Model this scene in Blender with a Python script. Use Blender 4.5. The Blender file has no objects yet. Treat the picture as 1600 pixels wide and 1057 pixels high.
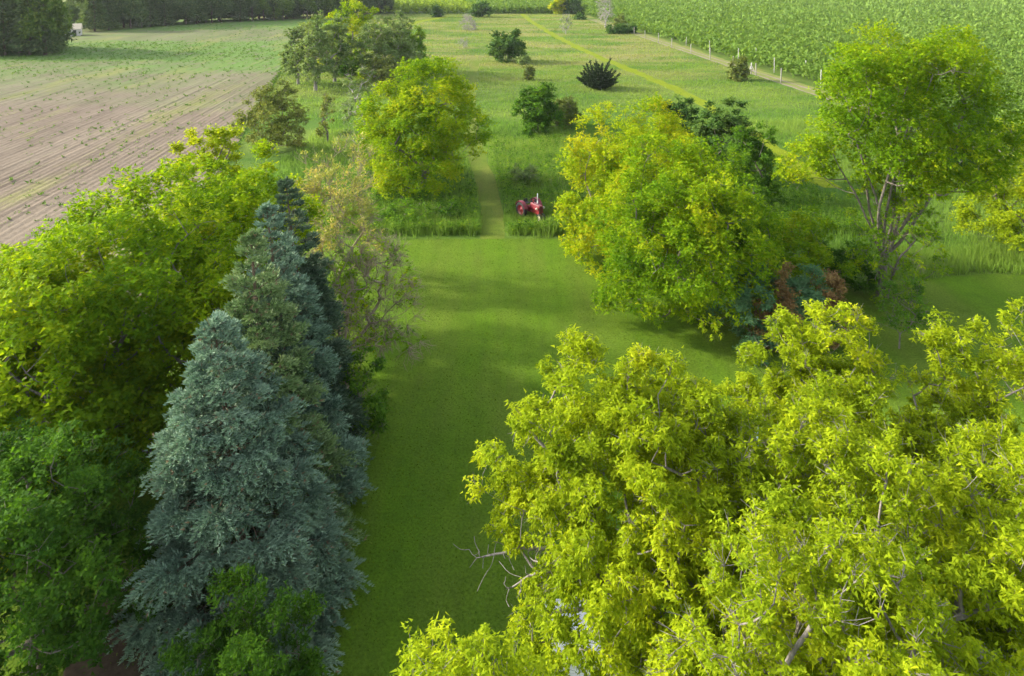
import bpy, math, random
import numpy as np
from mathutils import Vector

# ------------------------------------------------------------------ camera, sky, sun, exposure
sc = bpy.context.scene
FPX, CX, YH, CAM_H = 1100.0, 800.0, -40.0, 21.0      # focal length in photo pixels, horizon row, height
PITCH = math.radians(4.0)
Y0 = YH + FPX * math.tan(PITCH)
cam_d = bpy.data.cameras.new('camera')
cam = bpy.data.objects.new('camera', cam_d)
sc.collection.objects.link(cam)
cam.location = (0, 0, CAM_H)
cam.rotation_euler = (math.pi / 2 - PITCH, 0, 0)
cam_d.sensor_width = 36.0
cam_d.lens = 36.0 * FPX / 1600.0
cam_d.shift_y = -(528.5 - Y0) / 1600.0
cam_d.clip_end = 6000.0
cam_d.clip_start = 0.5
sc.camera = cam

SUN_EL = math.radians(24.0)
SUN_AZ = math.atan2(-0.93, 0.22)                      # towards the sun, measured from +Y to +X
w = bpy.data.worlds.new('World'); sc.world = w; w.use_nodes = True
nt = w.node_tree
sky = nt.nodes.new('ShaderNodeTexSky'); sky.sky_type = 'NISHITA'; sky.sun_disc = False
sky.sun_elevation = SUN_EL; sky.sun_rotation = SUN_AZ
sky.air_density = 1.0; sky.dust_density = 2.5
bg = nt.nodes['Background']; bg.inputs['Strength'].default_value = 0.15
hs = nt.nodes.new('ShaderNodeHueSaturation'); hs.inputs['Saturation'].default_value = 0.45   # hazy, whitish sky
nt.links.new(sky.outputs[0], hs.inputs['Color']); nt.links.new(hs.outputs[0], bg.inputs[0])
sl = bpy.data.lights.new('sun', 'SUN'); sl.energy = 2.35; sl.angle = math.radians(3.0); sl.color = (1.0, 0.91, 0.72)
sun = bpy.data.objects.new('sun', sl); sc.collection.objects.link(sun)
sdir = Vector((math.sin(SUN_AZ) * math.cos(SUN_EL), math.cos(SUN_AZ) * math.cos(SUN_EL), math.sin(SUN_EL)))
sun.rotation_euler = (-sdir).to_track_quat('-Z', 'Y').to_euler()
sun.location = sdir * 100
sc.view_settings.view_transform = 'Standard'; sc.view_settings.look = 'None'
sc.view_settings.gamma = 1.0; sc.view_settings.use_curve_mapping = False
sc.view_settings.exposure = 1.76
sc.cycles.use_denoising = True
sc.cycles.max_bounces = 7; sc.cycles.transmission_bounces = 5; sc.cycles.diffuse_bounces = 3
sc.cycles.caustics_reflective = False; sc.cycles.caustics_refractive = False

# ------------------------------------------------------------------ helpers
CP, SP = math.cos(PITCH), math.sin(PITCH)
def G(px, py, z=0.0):
    """ground point seen in the photograph at (px, py)"""
    a, b = (px - CX) / FPX, (Y0 - py) / FPX
    d = np.array([a, CP + b * SP, -SP + b * CP])
    t = (z - CAM_H) / d[2]
    return np.array([d[0] * t, d[1] * t, z])
def prow(X, Y, z):
    dep = Y * CP - (z - CAM_H) * SP
    return Y0 - FPX * (Y * SP + (z - CAM_H) * CP) / dep
def height_for(p, top):
    lo, hi = 0.0, 40.0
    for _ in range(40):
        m = (lo + hi) / 2
        if prow(p[0], p[1], m) > top: lo = m
        else: hi = m
    return lo
def scale_at(p): return FPX / (p[1] * CP + CAM_H * SP)
TRIS = [0]

def np_mesh(name, V, F, attr=None, smooth=False):
    """V (n,3), F (m,k) array -> mesh; attr = per vertex float 'tint'"""
    V = np.asarray(V, dtype=np.float32); F = np.asarray(F, dtype=np.int32)
    me = bpy.data.meshes.new(name)
    n, m, k = len(V), F.shape[0], F.shape[1]
    me.vertices.add(n); me.vertices.foreach_set('co', V.ravel())
    me.loops.add(m * k); me.loops.foreach_set('vertex_index', F.ravel())
    me.polygons.add(m); me.polygons.foreach_set('loop_start', np.arange(0, m * k, k, dtype=np.int32))
    if smooth: me.polygons.foreach_set('use_smooth', np.ones(m, dtype=bool))
    if attr is not None:
        at = me.attributes.new('tint', 'FLOAT', 'POINT')
        at.data.foreach_set('value', np.asarray(attr, dtype=np.float32))
    me.update(calc_edges=True)
    TRIS[0] += m * (k - 2)
    return me
def link(name, me, mat=None, parent=None):
    o = bpy.data.objects.new(name, me); sc.collection.objects.link(o)
    if mat is not None: me.materials.append(mat)
    if parent is not None: o.parent = parent
    return o
def tag(o, label=None, cat=None, group=None, kind=None):
    if label: o['label'] = label
    if cat: o['category'] = cat
    if group: o['group'] = group
    if kind: o['kind'] = kind
    return o
def empty(name, loc, rz=0.0):
    o = bpy.data.objects.new(name, None); sc.collection.objects.link(o)
    o.location = loc; o.rotation_euler = (0, 0, rz); o.empty_display_size = 0.3
    return o
def unit(a): return a / np.maximum(np.linalg.norm(a, axis=-1, keepdims=True), 1e-9)

def frusta(P, Q, r0, r1, k=5):
    """many tapered tubes from P to Q"""
    P, Q = np.asarray(P, float), np.asarray(Q, float)
    n = len(P)
    if n == 0: return np.zeros((0, 3)), np.zeros((0, 4), int)
    d = unit(Q - P)
    ref = np.where(np.abs(d[:, 2:3]) > 0.9, np.array([[1.0, 0, 0]]), np.array([[0, 0, 1.0]]))
    s = unit(np.cross(d, ref)); t = np.cross(d, s)
    a = np.arange(k) * 2 * math.pi / k
    ring = s[:, None, :] * np.cos(a)[None, :, None] + t[:, None, :] * np.sin(a)[None, :, None]
    A = P[:, None, :] + ring * np.asarray(r0).reshape(-1, 1, 1)
    B = Q[:, None, :] + ring * np.asarray(r1).reshape(-1, 1, 1)
    V = np.concatenate([A, B], 1).reshape(-1, 3)
    j = np.arange(k); f = np.stack([j, (j + 1) % k, (j + 1) % k + k, j + k], 1)
    F = (f[None] + (np.arange(n) * 2 * k)[:, None, None]).reshape(-1, 4)
    return V, F
def merge(parts):
    Vs, Fs, off = [], [], 0
    for V, F in parts:
        if len(V) == 0: continue
        Vs.append(V); Fs.append(F + off); off += len(V)
    return np.concatenate(Vs), np.concatenate(Fs)

class MB:
    """collects simple solids into one mesh"""
    def __init__(s): s.v, s.f = [], []
    def add(s, V, F):
        o = len(s.v); s.v += [tuple(map(float, x)) for x in V]; s.f += [tuple(int(i) + o for i in q) for q in F]; return s
    def box(s, c, d, rz=0.0, top=(1, 1)):
        x, y, z = d[0] / 2, d[1] / 2, d[2] / 2
        V = [(-x, -y, -z), (x, -y, -z), (x, y, -z), (-x, y, -z), (-x * top[0], -y * top[1], z), (x * top[0], -y * top[1], z), (x * top[0], y * top[1], z), (-x * top[0], y * top[1], z)]
        cr, sr = math.cos(rz), math.sin(rz)
        V = [(c[0] + a * cr - b * sr, c[1] + a * sr + b * cr, c[2] + e) for a, b, e in V]
        return s.add(V, [(3, 2, 1, 0), (4, 5, 6, 7), (0, 1, 5, 4), (1, 2, 6, 5), (2, 3, 7, 6), (3, 0, 4, 7)])
    def tube(s, pts, r, k=8):
        pts = [np.array(p, float) for p in pts]
        rr = r if hasattr(r, '__len__') else [r] * len(pts)
        V, F = [], []
        for i, p in enumerate(pts):
            d = pts[min(i + 1, len(pts) - 1)] - pts[max(i - 1, 0)]; d = d / max(np.linalg.norm(d), 1e-9)
            ref = np.array([1.0, 0, 0]) if abs(d[2]) > 0.9 else np.array([0, 0, 1.0])
            a = np.cross(d, ref); a /= np.linalg.norm(a); b = np.cross(d, a)
            V += [p + rr[i] * (a * math.cos(q * 2 * math.pi / k) + b * math.sin(q * 2 * math.pi / k)) for q in range(k)]
        for i in range(len(pts) - 1):
            F += [(i * k + q, i * k + (q + 1) % k, (i + 1) * k + (q + 1) % k, (i + 1) * k + q) for q in range(k)]
        F += [tuple(range(k))[::-1], tuple((len(pts) - 1) * k + q for q in range(k))]
        return s.add(V, F)
    def lathe(s, c, axis, prof, k=24):
        """prof: list of (offset along axis, radius)"""
        ax = np.array(axis, float); ax /= np.linalg.norm(ax)
        ref = np.array([1.0, 0, 0]) if abs(ax[2]) > 0.9 else np.array([0, 0, 1.0])
        a = np.cross(ax, ref); a /= np.linalg.norm(a); b = np.cross(ax, a)
        V = [np.array(c) + ax * h + r * (a * math.cos(q * 2 * math.pi / k) + b * math.sin(q * 2 * math.pi / k)) for h, r in prof for q in range(k)]
        F = [(i * k + q, i * k + (q + 1) % k, (i + 1) * k + (q + 1) % k, (i + 1) * k + q) for i in range(len(prof) - 1) for q in range(k)]
        return s.add(V, F)
    def build(s, name, mat, parent=None, smooth=False, bevel=0.0):
        me = bpy.data.meshes.new(name); me.from_pydata(s.v, [], s.f); me.update()
        if smooth: me.polygons.foreach_set('use_smooth', np.ones(len(me.polygons), dtype=bool))
        TRIS[0] += sum(len(f) - 2 for f in s.f)
        o = link(name, me, mat, parent)
        if bevel:
            m = o.modifiers.new('bevel', 'BEVEL'); m.width = bevel; m.segments = 2; m.limit_method = 'ANGLE'
        return o

# ------------------------------------------------------------------ materials
def new_mat(name):
    m = bpy.data.materials.new(name); m.use_nodes = True
    t = m.node_tree; t.nodes.clear()
    return m, t, t.nodes.new, t.links.new
def rgb(t, c):
    n = t.nodes.new('ShaderNodeRGB'); n.outputs[0].default_value = (*c, 1); return n.outputs[0]
def mix(t, f, a, b, mode='MIX'):
    n = t.nodes.new('ShaderNodeMix'); n.data_type = 'RGBA'; n.blend_type = mode
    for s, v in ((0, f), (6, a), (7, b)):
        if hasattr(v, 'is_linked') or hasattr(v, 'links'): t.links.new(v, n.inputs[s])
        elif s == 0: n.inputs[0].default_value = v
        else: n.inputs[s].default_value = (*v, 1)
    return n.outputs[2]
def noise(t, vec, scale, detail=3, rough=0.55):
    n = t.nodes.new('ShaderNodeTexNoise'); n.inputs['Scale'].default_value = scale
    n.inputs['Detail'].default_value = detail; n.inputs['Roughness'].default_value = rough
    if vec is not None: t.links.new(vec, n.inputs['Vector'])
    return n.outputs['Fac']
def ramp(t, f, stops):
    n = t.nodes.new('ShaderNodeValToRGB'); e = n.color_ramp.elements
    while len(e) < len(stops): e.new(0.5)
    for x, (p, c) in zip(e, stops):
        x.position = p; x.color = (*c, 1) if hasattr(c, '__len__') else (c, c, c, 1)
    t.links.new(f, n.inputs[0]); return n.outputs[0]
def math_node(t, op, a, b=None):
    n = t.nodes.new('ShaderNodeMath'); n.operation = op
    for i, v in enumerate((a, b)):
        if v is None: continue
        if isinstance(v, (int, float)): n.inputs[i].default_value = v
        else: t.links.new(v, n.inputs[i])
    return n.outputs[0]
def pos(t): return t.nodes.new('ShaderNodeNewGeometry').outputs['Position']
def mapping(t, vec, scale=(1, 1, 1), rot=(0, 0, 0), loc=(0, 0, 0)):
    n = t.nodes.new('ShaderNodeMapping'); n.inputs['Scale'].default_value = scale
    n.inputs['Rotation'].default_value = rot; n.inputs['Location'].default_value = loc
    t.links.new(vec, n.inputs['Vector']); return n.outputs[0]
def principled(t, col, rough=0.8, spec=0.2, metal=0.0, bump=None, bstr=0.3, bdist=0.02):
    b = t.nodes.new('ShaderNodeBsdfPrincipled')
    if hasattr(col, 'links'): t.links.new(col, b.inputs['Base Color'])
    else: b.inputs['Base Color'].default_value = (*col, 1)
    b.inputs['Roughness'].default_value = rough; b.inputs['Specular IOR Level'].default_value = spec
    b.inputs['Metallic'].default_value = metal
    if bump is not None:
        n = t.nodes.new('ShaderNodeBump'); n.inputs['Strength'].default_value = bstr; n.inputs['Distance'].default_value = bdist
        t.links.new(bump, n.inputs['Height']); t.links.new(n.outputs[0], b.inputs['Normal'])
    return b
def finish(t, sh):
    o = t.nodes.new('ShaderNodeOutputMaterial'); t.links.new(sh, o.inputs['Surface'])

def leaf_mat(name, stops, trans=0.45, rough=0.65, spec=0.04, tcol=(1.25, 1.2, 0.5)):
    """stops: colours along the per-leaf tint"""
    m, t, N, L = new_mat(name)
    at = N('ShaderNodeAttribute'); at.attribute_name = 'tint'
    col = ramp(t, at.outputs['Fac'], stops)
    p = principled(t, col, rough, spec)
    tr = N('ShaderNodeBsdfTranslucent')
    L(mix(t, 1.0, col, tcol, 'MULTIPLY'), tr.inputs['Color'])
    mx = N('ShaderNodeMixShader'); mx.inputs[0].default_value = trans
    L(p.outputs[0], mx.inputs[1]); L(tr.outputs[0], mx.inputs[2]); finish(t, mx.outputs[0])
    return m
def plain(name, col, rough=0.7, spec=0.3, metal=0.0, vary=0.25, sc_=6.0):
    m, t, N, L = new_mat(name)
    f = noise(t, pos(t), sc_, 4)
    c = mix(t, ramp(t, f, [(0.3, 0.0), (0.7, 1.0)]), tuple(x * (1 - vary) for x in col), tuple(min(1, x * (1 + vary)) for x in col))
    finish(t, principled(t, c, rough, spec, metal, bump=f, bstr=0.1).outputs[0]); return m
def bark_mat(name, a, b):
    m, t, N, L = new_mat(name)
    p = pos(t)
    f = noise(t, mapping(t, p, (1, 1, 0.25)), 14.0, 4)
    c = mix(t, ramp(t, f, [(0.32, 0.0), (0.68, 1.0)]), a, b)
    finish(t, principled(t, c, 0.9, 0.1, bump=f, bstr=0.5, bdist=0.03).outputs[0]); return m

M = {}
M['boxelder'] = leaf_mat('boxelder_leaf', [(0.0, (0.135, 0.215, 0.009)), (0.4, (0.265, 0.355, 0.011)), (0.75, (0.385, 0.445, 0.014)), (1.0, (0.48, 0.44, 0.020))], 0.48)
M['maple'] = leaf_mat('maple_leaf', [(0.0, (0.075, 0.165, 0.006)), (0.4, (0.15, 0.27, 0.007)), (0.75, (0.27, 0.37, 0.008)), (1.0, (0.38, 0.41, 0.010))], 0.48)
M['meadowtree'] = leaf_mat('meadow_tree_leaf', [(0.0, (0.07, 0.165, 0.007)), (0.4, (0.165, 0.29, 0.008)), (0.75, (0.30, 0.39, 0.009)), (1.0, (0.40, 0.40, 0.012))], 0.48)
M['fresh'] = leaf_mat('fresh_leaf', [(0.0, (0.035, 0.095, 0.012)), (0.5, (0.10, 0.22, 0.018)), (1.0, (0.22, 0.33, 0.022))], 0.48)
M['darkgreen'] = leaf_mat('dark_green_leaf', [(0.0, (0.035, 0.085, 0.020)), (0.5, (0.07, 0.145, 0.030)), (1.0, (0.14, 0.22, 0.045))], 0.3)
M['poplar'] = leaf_mat('poplar_leaf', [(0.0, (0.10, 0.165, 0.050)), (0.5, (0.175, 0.255, 0.080)), (1.0, (0.28, 0.34, 0.12))], 0.3)
M['olive'] = leaf_mat('olive_leaf', [(0.0, (0.095, 0.135, 0.030)), (0.5, (0.17, 0.21, 0.045)), (1.0, (0.26, 0.26, 0.065))], 0.3)
M['willow'] = leaf_mat('willow_leaf', [(0.0, (0.20, 0.26, 0.05)), (0.5, (0.34, 0.36, 0.09)), (1.0, (0.52, 0.42, 0.15))], 0.3)
M['juniper'] = leaf_mat('juniper_needle', [(0.0, (0.018, 0.032, 0.016)), (0.5, (0.032, 0.055, 0.026)), (1.0, (0.055, 0.080, 0.035))], 0.1)
M['bluegreen'] = leaf_mat('blue_green_needle', [(0.0, (0.05, 0.13, 0.055)), (0.5, (0.095, 0.20, 0.085)), (1.0, (0.16, 0.28, 0.12))], 0.15)
M['rust'] = leaf_mat('rusty_needle', [(0.0, (0.12, 0.08, 0.03)), (0.5, (0.22, 0.13, 0.05)), (1.0, (0.29, 0.20, 0.07))], 0.15)
SPR = dict(trans=0.08, rough=0.6, spec=0.3, tcol=(1, 1, 0.8))
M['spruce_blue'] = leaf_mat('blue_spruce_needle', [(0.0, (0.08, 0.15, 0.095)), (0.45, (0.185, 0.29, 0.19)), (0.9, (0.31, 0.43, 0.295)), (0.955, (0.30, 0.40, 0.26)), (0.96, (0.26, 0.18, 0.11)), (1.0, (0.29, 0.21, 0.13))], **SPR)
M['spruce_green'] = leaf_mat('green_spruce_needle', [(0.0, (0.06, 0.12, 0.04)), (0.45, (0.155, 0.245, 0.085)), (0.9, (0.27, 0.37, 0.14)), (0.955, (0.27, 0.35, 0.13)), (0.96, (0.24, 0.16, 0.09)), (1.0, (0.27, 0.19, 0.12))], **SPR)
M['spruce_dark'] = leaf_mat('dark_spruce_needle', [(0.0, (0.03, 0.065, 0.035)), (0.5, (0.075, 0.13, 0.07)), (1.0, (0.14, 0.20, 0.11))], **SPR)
M['forest'] = leaf_mat('forest_leaf', [(0.0, (0.05, 0.09, 0.035)), (0.5, (0.09, 0.145, 0.05)), (1.0, (0.17, 0.22, 0.07))], 0.25)
M['forestlight'] = leaf_mat('forest_light_leaf', [(0.0, (0.05, 0.10, 0.02)), (0.5, (0.10, 0.17, 0.03)), (1.0, (0.19, 0.25, 0.04))], 0.3)
M['orchard'] = leaf_mat('orchard_leaf', [(0.0, (0.065, 0.135, 0.022)), (0.5, (0.13, 0.22, 0.038)), (1.0, (0.22, 0.31, 0.06))], 0.35)
M['orchardlight'] = leaf_mat('orchard_light_leaf', [(0.0, (0.10, 0.18, 0.02)), (0.5, (0.20, 0.29, 0.03)), (1.0, (0.30, 0.37, 0.05))], 0.35)
M['weed'] = leaf_mat('weed_leaf', [(0.0, (0.055, 0.12, 0.025)), (0.5, (0.10, 0.19, 0.035)), (1.0, (0.18, 0.27, 0.05))], 0.3)
M['bark'] = bark_mat('grey_brown_bark', (0.10, 0.085, 0.07), (0.24, 0.21, 0.18))
M['bark_pale'] = bark_mat('pale_grey_bark', (0.22, 0.20, 0.18), (0.42, 0.39, 0.36))
M['bark_twig'] = bark_mat('grey_twig_bark', (0.16, 0.14, 0.125), (0.30, 0.27, 0.25))
M['bark_brown'] = bark_mat('brown_bark', (0.07, 0.05, 0.035), (0.16, 0.12, 0.085))
M['twig_tan'] = bark_mat('tan_twig', (0.20, 0.16, 0.11), (0.34, 0.28, 0.20))

def meadow_colour(t):
    """colour of the meadow by place: green, yellow-green and pinkish seed-head patches"""
    p = pos(t)
    sep = t.nodes.new('ShaderNodeSeparateXYZ'); t.links.new(p, sep.inputs[0])
    big = noise(t, mapping(t, p, (0.6, 1.0, 1)), 0.045, 4, 0.6)
    mid = noise(t, mapping(t, p, (0.5, 1.0, 1)), 0.22, 4, 0.6)
    c = mix(t, ramp(t, mid, [(0.3, 0.0), (0.7, 1.0)]), (0.056, 0.128, 0.017), (0.098, 0.178, 0.025))
    c = mix(t, ramp(t, big, [(0.42, 0.0), (0.62, 1.0)]), c, (0.145, 0.21, 0.034))
    # drier grass with pinkish seed heads grows in the far half of the meadow
    far = ramp(t, math_node(t, 'MULTIPLY', sep.outputs['Y'], 0.0025), [(0.26, 0.0), (0.42, 1.0)])
    dry = ramp(t, noise(t, mapping(t, p, (0.45, 1.0, 1), (0, 0, 0.2), (31, 7, 0)), 0.075, 5, 0.65), [(0.42, 0.0), (0.60, 1.0)])
    c = mix(t, math_node(t, 'MULTIPLY', math_node(t, 'MULTIPLY', far, dry), 0.75), c, (0.25, 0.22, 0.085))
    return c, p
def ground_mat():
    m, t, N, L = new_mat('meadow_ground')
    c, p = meadow_colour(t)
    f = noise(t, p, 2.2, 5, 0.7)
    c = mix(t, ramp(t, f, [(0.25, 0.35), (0.75, 0.0)]), c, (0.05, 0.075, 0.015))
    finish(t, principled(t, c, 0.95, 0.05, bump=f, bstr=0.8, bdist=0.25).outputs[0]); return m
def grass_mat(name='meadow_grass', mul=(1.55, 1.65, 1.3)):
    m, t, N, L = new_mat(name)
    c, p = meadow_colour(t)
    at = N('ShaderNodeAttribute'); at.attribute_name = 'tint'
    c = mix(t, 1.0, c, mul, 'MULTIPLY')
    c = mix(t, ramp(t, at.outputs['Fac'], [(0.0, 0.0), (0.75, 0.25), (1.0, 0.75)]), c, (0.28, 0.30, 0.06))
    b = principled(t, c, 0.75, 0.15)
    tr = N('ShaderNodeBsdfTranslucent'); L(c, tr.inputs[0])
    mx = N('ShaderNodeMixShader'); mx.inputs[0].default_value = 0.5
    L(b.outputs[0], mx.inputs[1]); L(tr.outputs[0], mx.inputs[2]); finish(t, mx.outputs[0]); return m
def lawn_mat(name, a, b, worn, worn_amt):
    m, t, N, L = new_mat(name)
    p = pos(t)
    fine = noise(t, p, 9.0, 5, 0.75)
    mid = noise(t, p, 0.9, 5, 0.65)
    big = noise(t, mapping(t, p, (1.6, 0.35, 1)), 0.16, 4, 0.6)
    c = mix(t, ramp(t, mid, [(0.3, 0.0), (0.7, 1.0)]), a, b)
    c = mix(t, math_node(t, 'MULTIPLY', ramp(t, big, [(0.38, 0.0), (0.62, 1.0)]), worn_amt), c, worn)
    stripe = noise(t, mapping(t, p, (1.0, 0.02, 1)), 1.6, 2, 0.5)          # faint mower lines
    c = mix(t, ramp(t, stripe, [(0.40, 0.0), (0.62, 0.14)]), c, tuple(x * 1.35 for x in b))
    c = mix(t, ramp(t, noise(t, p, 0.45, 6, 0.75), [(0.52, 0.0), (0.66, 0.45)]), c, tuple(x * 0.6 for x in a))
    c = mix(t, ramp(t, fine, [(0.30, 0.7), (0.58, 0.0)]), c, tuple(x * 0.4 for x in a))
    h = math_node(t, 'ADD', fine, math_node(t, 'MULTIPLY', mid, 0.8))
    finish(t, principled(t, c, 0.95, 0.05, bump=h, bstr=0.9, bdist=0.09).outputs[0]); return m
ROWROT = math.atan2(-(709 - CX) / FPX, 1.0)      # field rows and fence run this much left of +Y
def field_mat():
    m, t, N, L = new_mat('ploughed_field')
    p = pos(t)
    al = mapping(t, p, (1, 1, 1), (0, 0, -ROWROT))           # x across the rows, y along them
    streak = noise(t, mapping(t, al, (1.0, 0.035, 1)), 2.2, 5, 0.7)
    grain = noise(t, p, 1.6, 5, 0.7)
    broad = noise(t, mapping(t, al, (1.0, 0.25, 1)), 0.09, 4, 0.6)
    c = mix(t, ramp(t, streak, [(0.3, 0.0), (0.7, 1.0)]), (0.108, 0.084, 0.063), (0.195, 0.157, 0.120))
    c = mix(t, ramp(t, broad, [(0.4, 0.0), (0.65, 0.5)]), c, (0.24, 0.20, 0.15))
    c = mix(t, ramp(t, grain, [(0.3, 0.5), (0.5, 0.0)]), c, (0.085, 0.065, 0.048))
    # a weedy green band lies across the middle of the field, with ragged patches beyond
    sep = t.nodes.new('ShaderNodeSeparateXYZ'); L(p, sep.inputs[0])
    ragged = math_node(t, 'MULTIPLY', math_node(t, 'SUBTRACT', noise(t, mapping(t, p, (0.5, 1.0, 1)), 0.05, 5, 0.7), 0.5), 130.0)
    yy = math_node(t, 'ADD', math_node(t, 'ADD', sep.outputs['Y'], math_node(t, 'MULTIPLY', sep.outputs['X'], 0.10)), ragged)
    band = ramp(t, math_node(t, 'DIVIDE', yy, 400.0), [(0.24, 0.0), (0.33, 0.35), (0.40, 0.95), (0.50, 0.95), (0.56, 0.45), (0.61, 0.45), (0.66, 0.95), (1.0, 1.0)])
    tuft = ramp(t, noise(t, mapping(t, al, (1.0, 0.12, 1)), 0.9, 5, 0.75), [(0.32, 0.0), (0.48, 1.0)])
    c = mix(t, math_node(t, 'MULTIPLY', band, tuft), c, (0.10, 0.185, 0.035))
    few = ramp(t, noise(t, mapping(t, al, (1.0, 0.2, 1), (0, 0, 0), (9, 3, 0)), 0.13, 5, 0.75), [(0.52, 0.0), (0.66, 0.6)])
    c = mix(t, few, c, (0.20, 0.21, 0.06))
    finish(t, principled(t, c, 0.95, 0.05, bump=grain, bstr=0.7, bdist=0.12).outputs[0]); return m
def soil_mat(name, a, b):
    m, t, N, L = new_mat(name)
    p = pos(t); f = noise(t, p, 3.0, 6, 0.7)
    c = mix(t, ramp(t, f, [(0.3, 0.0), (0.7, 1.0)]), a, b)
    finish(t, principled(t, c, 0.95, 0.05, bump=f, bstr=0.6, bdist=0.08).outputs[0]); return m
M['ground'] = ground_mat(); M['grass'] = grass_mat()
M['lawn'] = lawn_mat('lawn', (0.078, 0.155, 0.010), (0.120, 0.225, 0.011), (0.145, 0.18, 0.03), 0.6)
M['mown'] = lawn_mat('mown_path', (0.15, 0.215, 0.008), (0.22, 0.265, 0.009), (0.18, 0.23, 0.02), 0.5)
M['field'] = field_mat()
M['mown_near'] = lawn_mat('mown_path_near', (0.105, 0.165, 0.020), (0.15, 0.21, 0.026), (0.20, 0.20, 0.05), 0.6)
M['soil'] = soil_mat('bare_soil', (0.055, 0.042, 0.03), (0.11, 0.085, 0.06))
M['track'] = soil_mat('dry_track', (0.18, 0.15, 0.11), (0.28, 0.235, 0.18))
M['drygrass'] = soil_mat('dry_grass_strip', (0.12, 0.17, 0.04), (0.22, 0.22, 0.07))
M['orchard_floor'] = soil_mat('orchard_floor', (0.06, 0.10, 0.02), (0.12, 0.18, 0.035))

# ------------------------------------------------------------------ ground, lawn, field, paths
def sheet(name, pts, mat, z, kind='structure'):
    V = [(p[0], p[1], z) for p in pts]
    me = bpy.data.meshes.new(name); me.from_pydata(V, [], [tuple(range(len(V)))]); me.update()
    return tag(link(name, me, mat), kind=kind)
sheet('ground', [(-1400, -380), (1400, -380), (1400, 2380), (-1400, 2380)], M['ground'], 0.0)
def wavy(a, b, n, amp, rng):
    return [a + (b - a) * i / n + np.array([rng.normal(0, amp), rng.normal(0, amp), 0]) for i in range(n)]
rg = np.random.default_rng(5)
lawn_px = [(300, 378), (560, 376), (700, 374), (885, 373), (960, 405), (1080, 440), (1200, 452), (1330, 443), (1420, 438), (1520, 430), (1700, 428), (2300, 430)]
lp = [G(*p) for p in lawn_px]
edge = []
for a, b in zip(lp[:-1], lp[1:]): edge += wavy(a, b, 6, 0.10, rg)
lawn_pts = [np.array([-24.0, lp[0][1] - 4, 0])] + edge + [np.array([90.0, lp[-1][1], 0]), np.array([90.0, -25, 0]), np.array([-24.0, -25, 0])]
sheet('lawn', lawn_pts, M['lawn'], 0.010)

def strip_mesh(name, px, width, mat, z, world=False, jit=0.12, seed=1):
    pts = [np.array(p, float) if world else G(*p) for p in px]
    r = np.random.default_rng(seed); P = []
    for a, b in zip(pts[:-1], pts[1:]):
        n = max(2, int(np.linalg.norm(b - a) / 2.5))
        P += [a + (b - a) * i / n for i in range(n)]
    P.append(pts[-1]); P = np.array(P)
    for _ in range(4): P[1:-1] = (P[:-2] + 2 * P[1:-1] + P[2:]) / 4
    D = unit(np.gradient(P, axis=0)); S = np.stack([D[:, 1], -D[:, 0], np.zeros(len(D))], 1)
    w0 = width / 2 + r.normal(0, jit, (len(P), 1)); w1 = width / 2 + r.normal(0, jit, (len(P), 1))
    V = np.concatenate([P - S * w0, P + S * w1]); V[:, 2] = z
    n = len(P); i = np.arange(n - 1)
    F = np.stack([i, i + n, i + n + 1, i + 1], 1)
    o = tag(link(name, np_mesh(name, V, F), mat), kind='structure')
    return P[:, :2]
path_near = strip_mesh('mown_path', [(771, 374), (770, 345), (766, 305), (752, 265), (741, 235), (736, 200), (734, 160), (737, 120), (745, 95)], 2.0, M['mown_near'], 0.016)
path_far = strip_mesh('mown_path', [(806, 14), (830, 34), (870, 58), (910, 78), (960, 100), (1010, 120), (1060, 142), (1100, 163), (1160, 202), (1230, 250), (1296, 294)], 2.5, M['mown'], 0.018, jit=0.3, seed=2)
path_back = strip_mesh('mown_path', [(560, 70), (620, 45), (655, 34), (700, 26), (800, 25), (880, 24)], 4.5, M['mown'], 0.014, seed=3)

U = np.array([math.sin(-ROWROT), math.cos(ROWROT), 0.0]); NRM = np.array([math.cos(ROWROT), math.sin(ROWROT), 0.0])
F0 = G(1220, 131)                        # foot of a fence post beside the track
def fence_pt(off, y):                    # point at sideways offset from the fence line, at distance y
    t = (y - (F0 + NRM * off)[1]) / U[1]
    return F0 + NRM * off + U * t
def along(name, off, wid, y0, y1, mat, z, seed):
    return strip_mesh(name, [fence_pt(off, y) for y in np.linspace(y0, y1, 14)], wid, mat, z, True, 0.16, seed)
along('dry_verge', 2.0, 4.2, 60, 330, M['drygrass'], 0.012, 11)
along('farm_track', 0.1, 0.65, 60, 330, M['track'], 0.020, 12)
along('farm_track', 2.2, 0.55, 60, 330, M['track'], 0.021, 13)
ofl = [fence_pt(5.3, 45), fence_pt(5.3, 372), np.array([-75, 372, 0]), np.array([-110, 720, 0]), np.array([560, 720, 0]), np.array([300, 45, 0])]
sheet('orchard_ground', ofl, M['orchard_floor'], 0.026)
sheet('soil', [np.array([G(225, 1005)[0] + 2.3 * math.cos(a) * (1 + .2 * math.sin(3 * a)), G(225, 1005)[1] + 3.4 * math.sin(a) * (1 + .15 * math.cos(2 * a)), 0]) for a in np.linspace(0, 2 * math.pi, 28)[:-1]], M['soil'], 0.022)
sheet('soil', [np.array([G(955, 925)[0] + 1.5 * math.cos(a) * (1 + .2 * math.sin(3 * a)), G(955, 925)[1] + 1.0 * math.sin(a), 0]) for a in np.linspace(0, 2 * math.pi, 24)[:-1]], M['soil'], 0.024)

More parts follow.
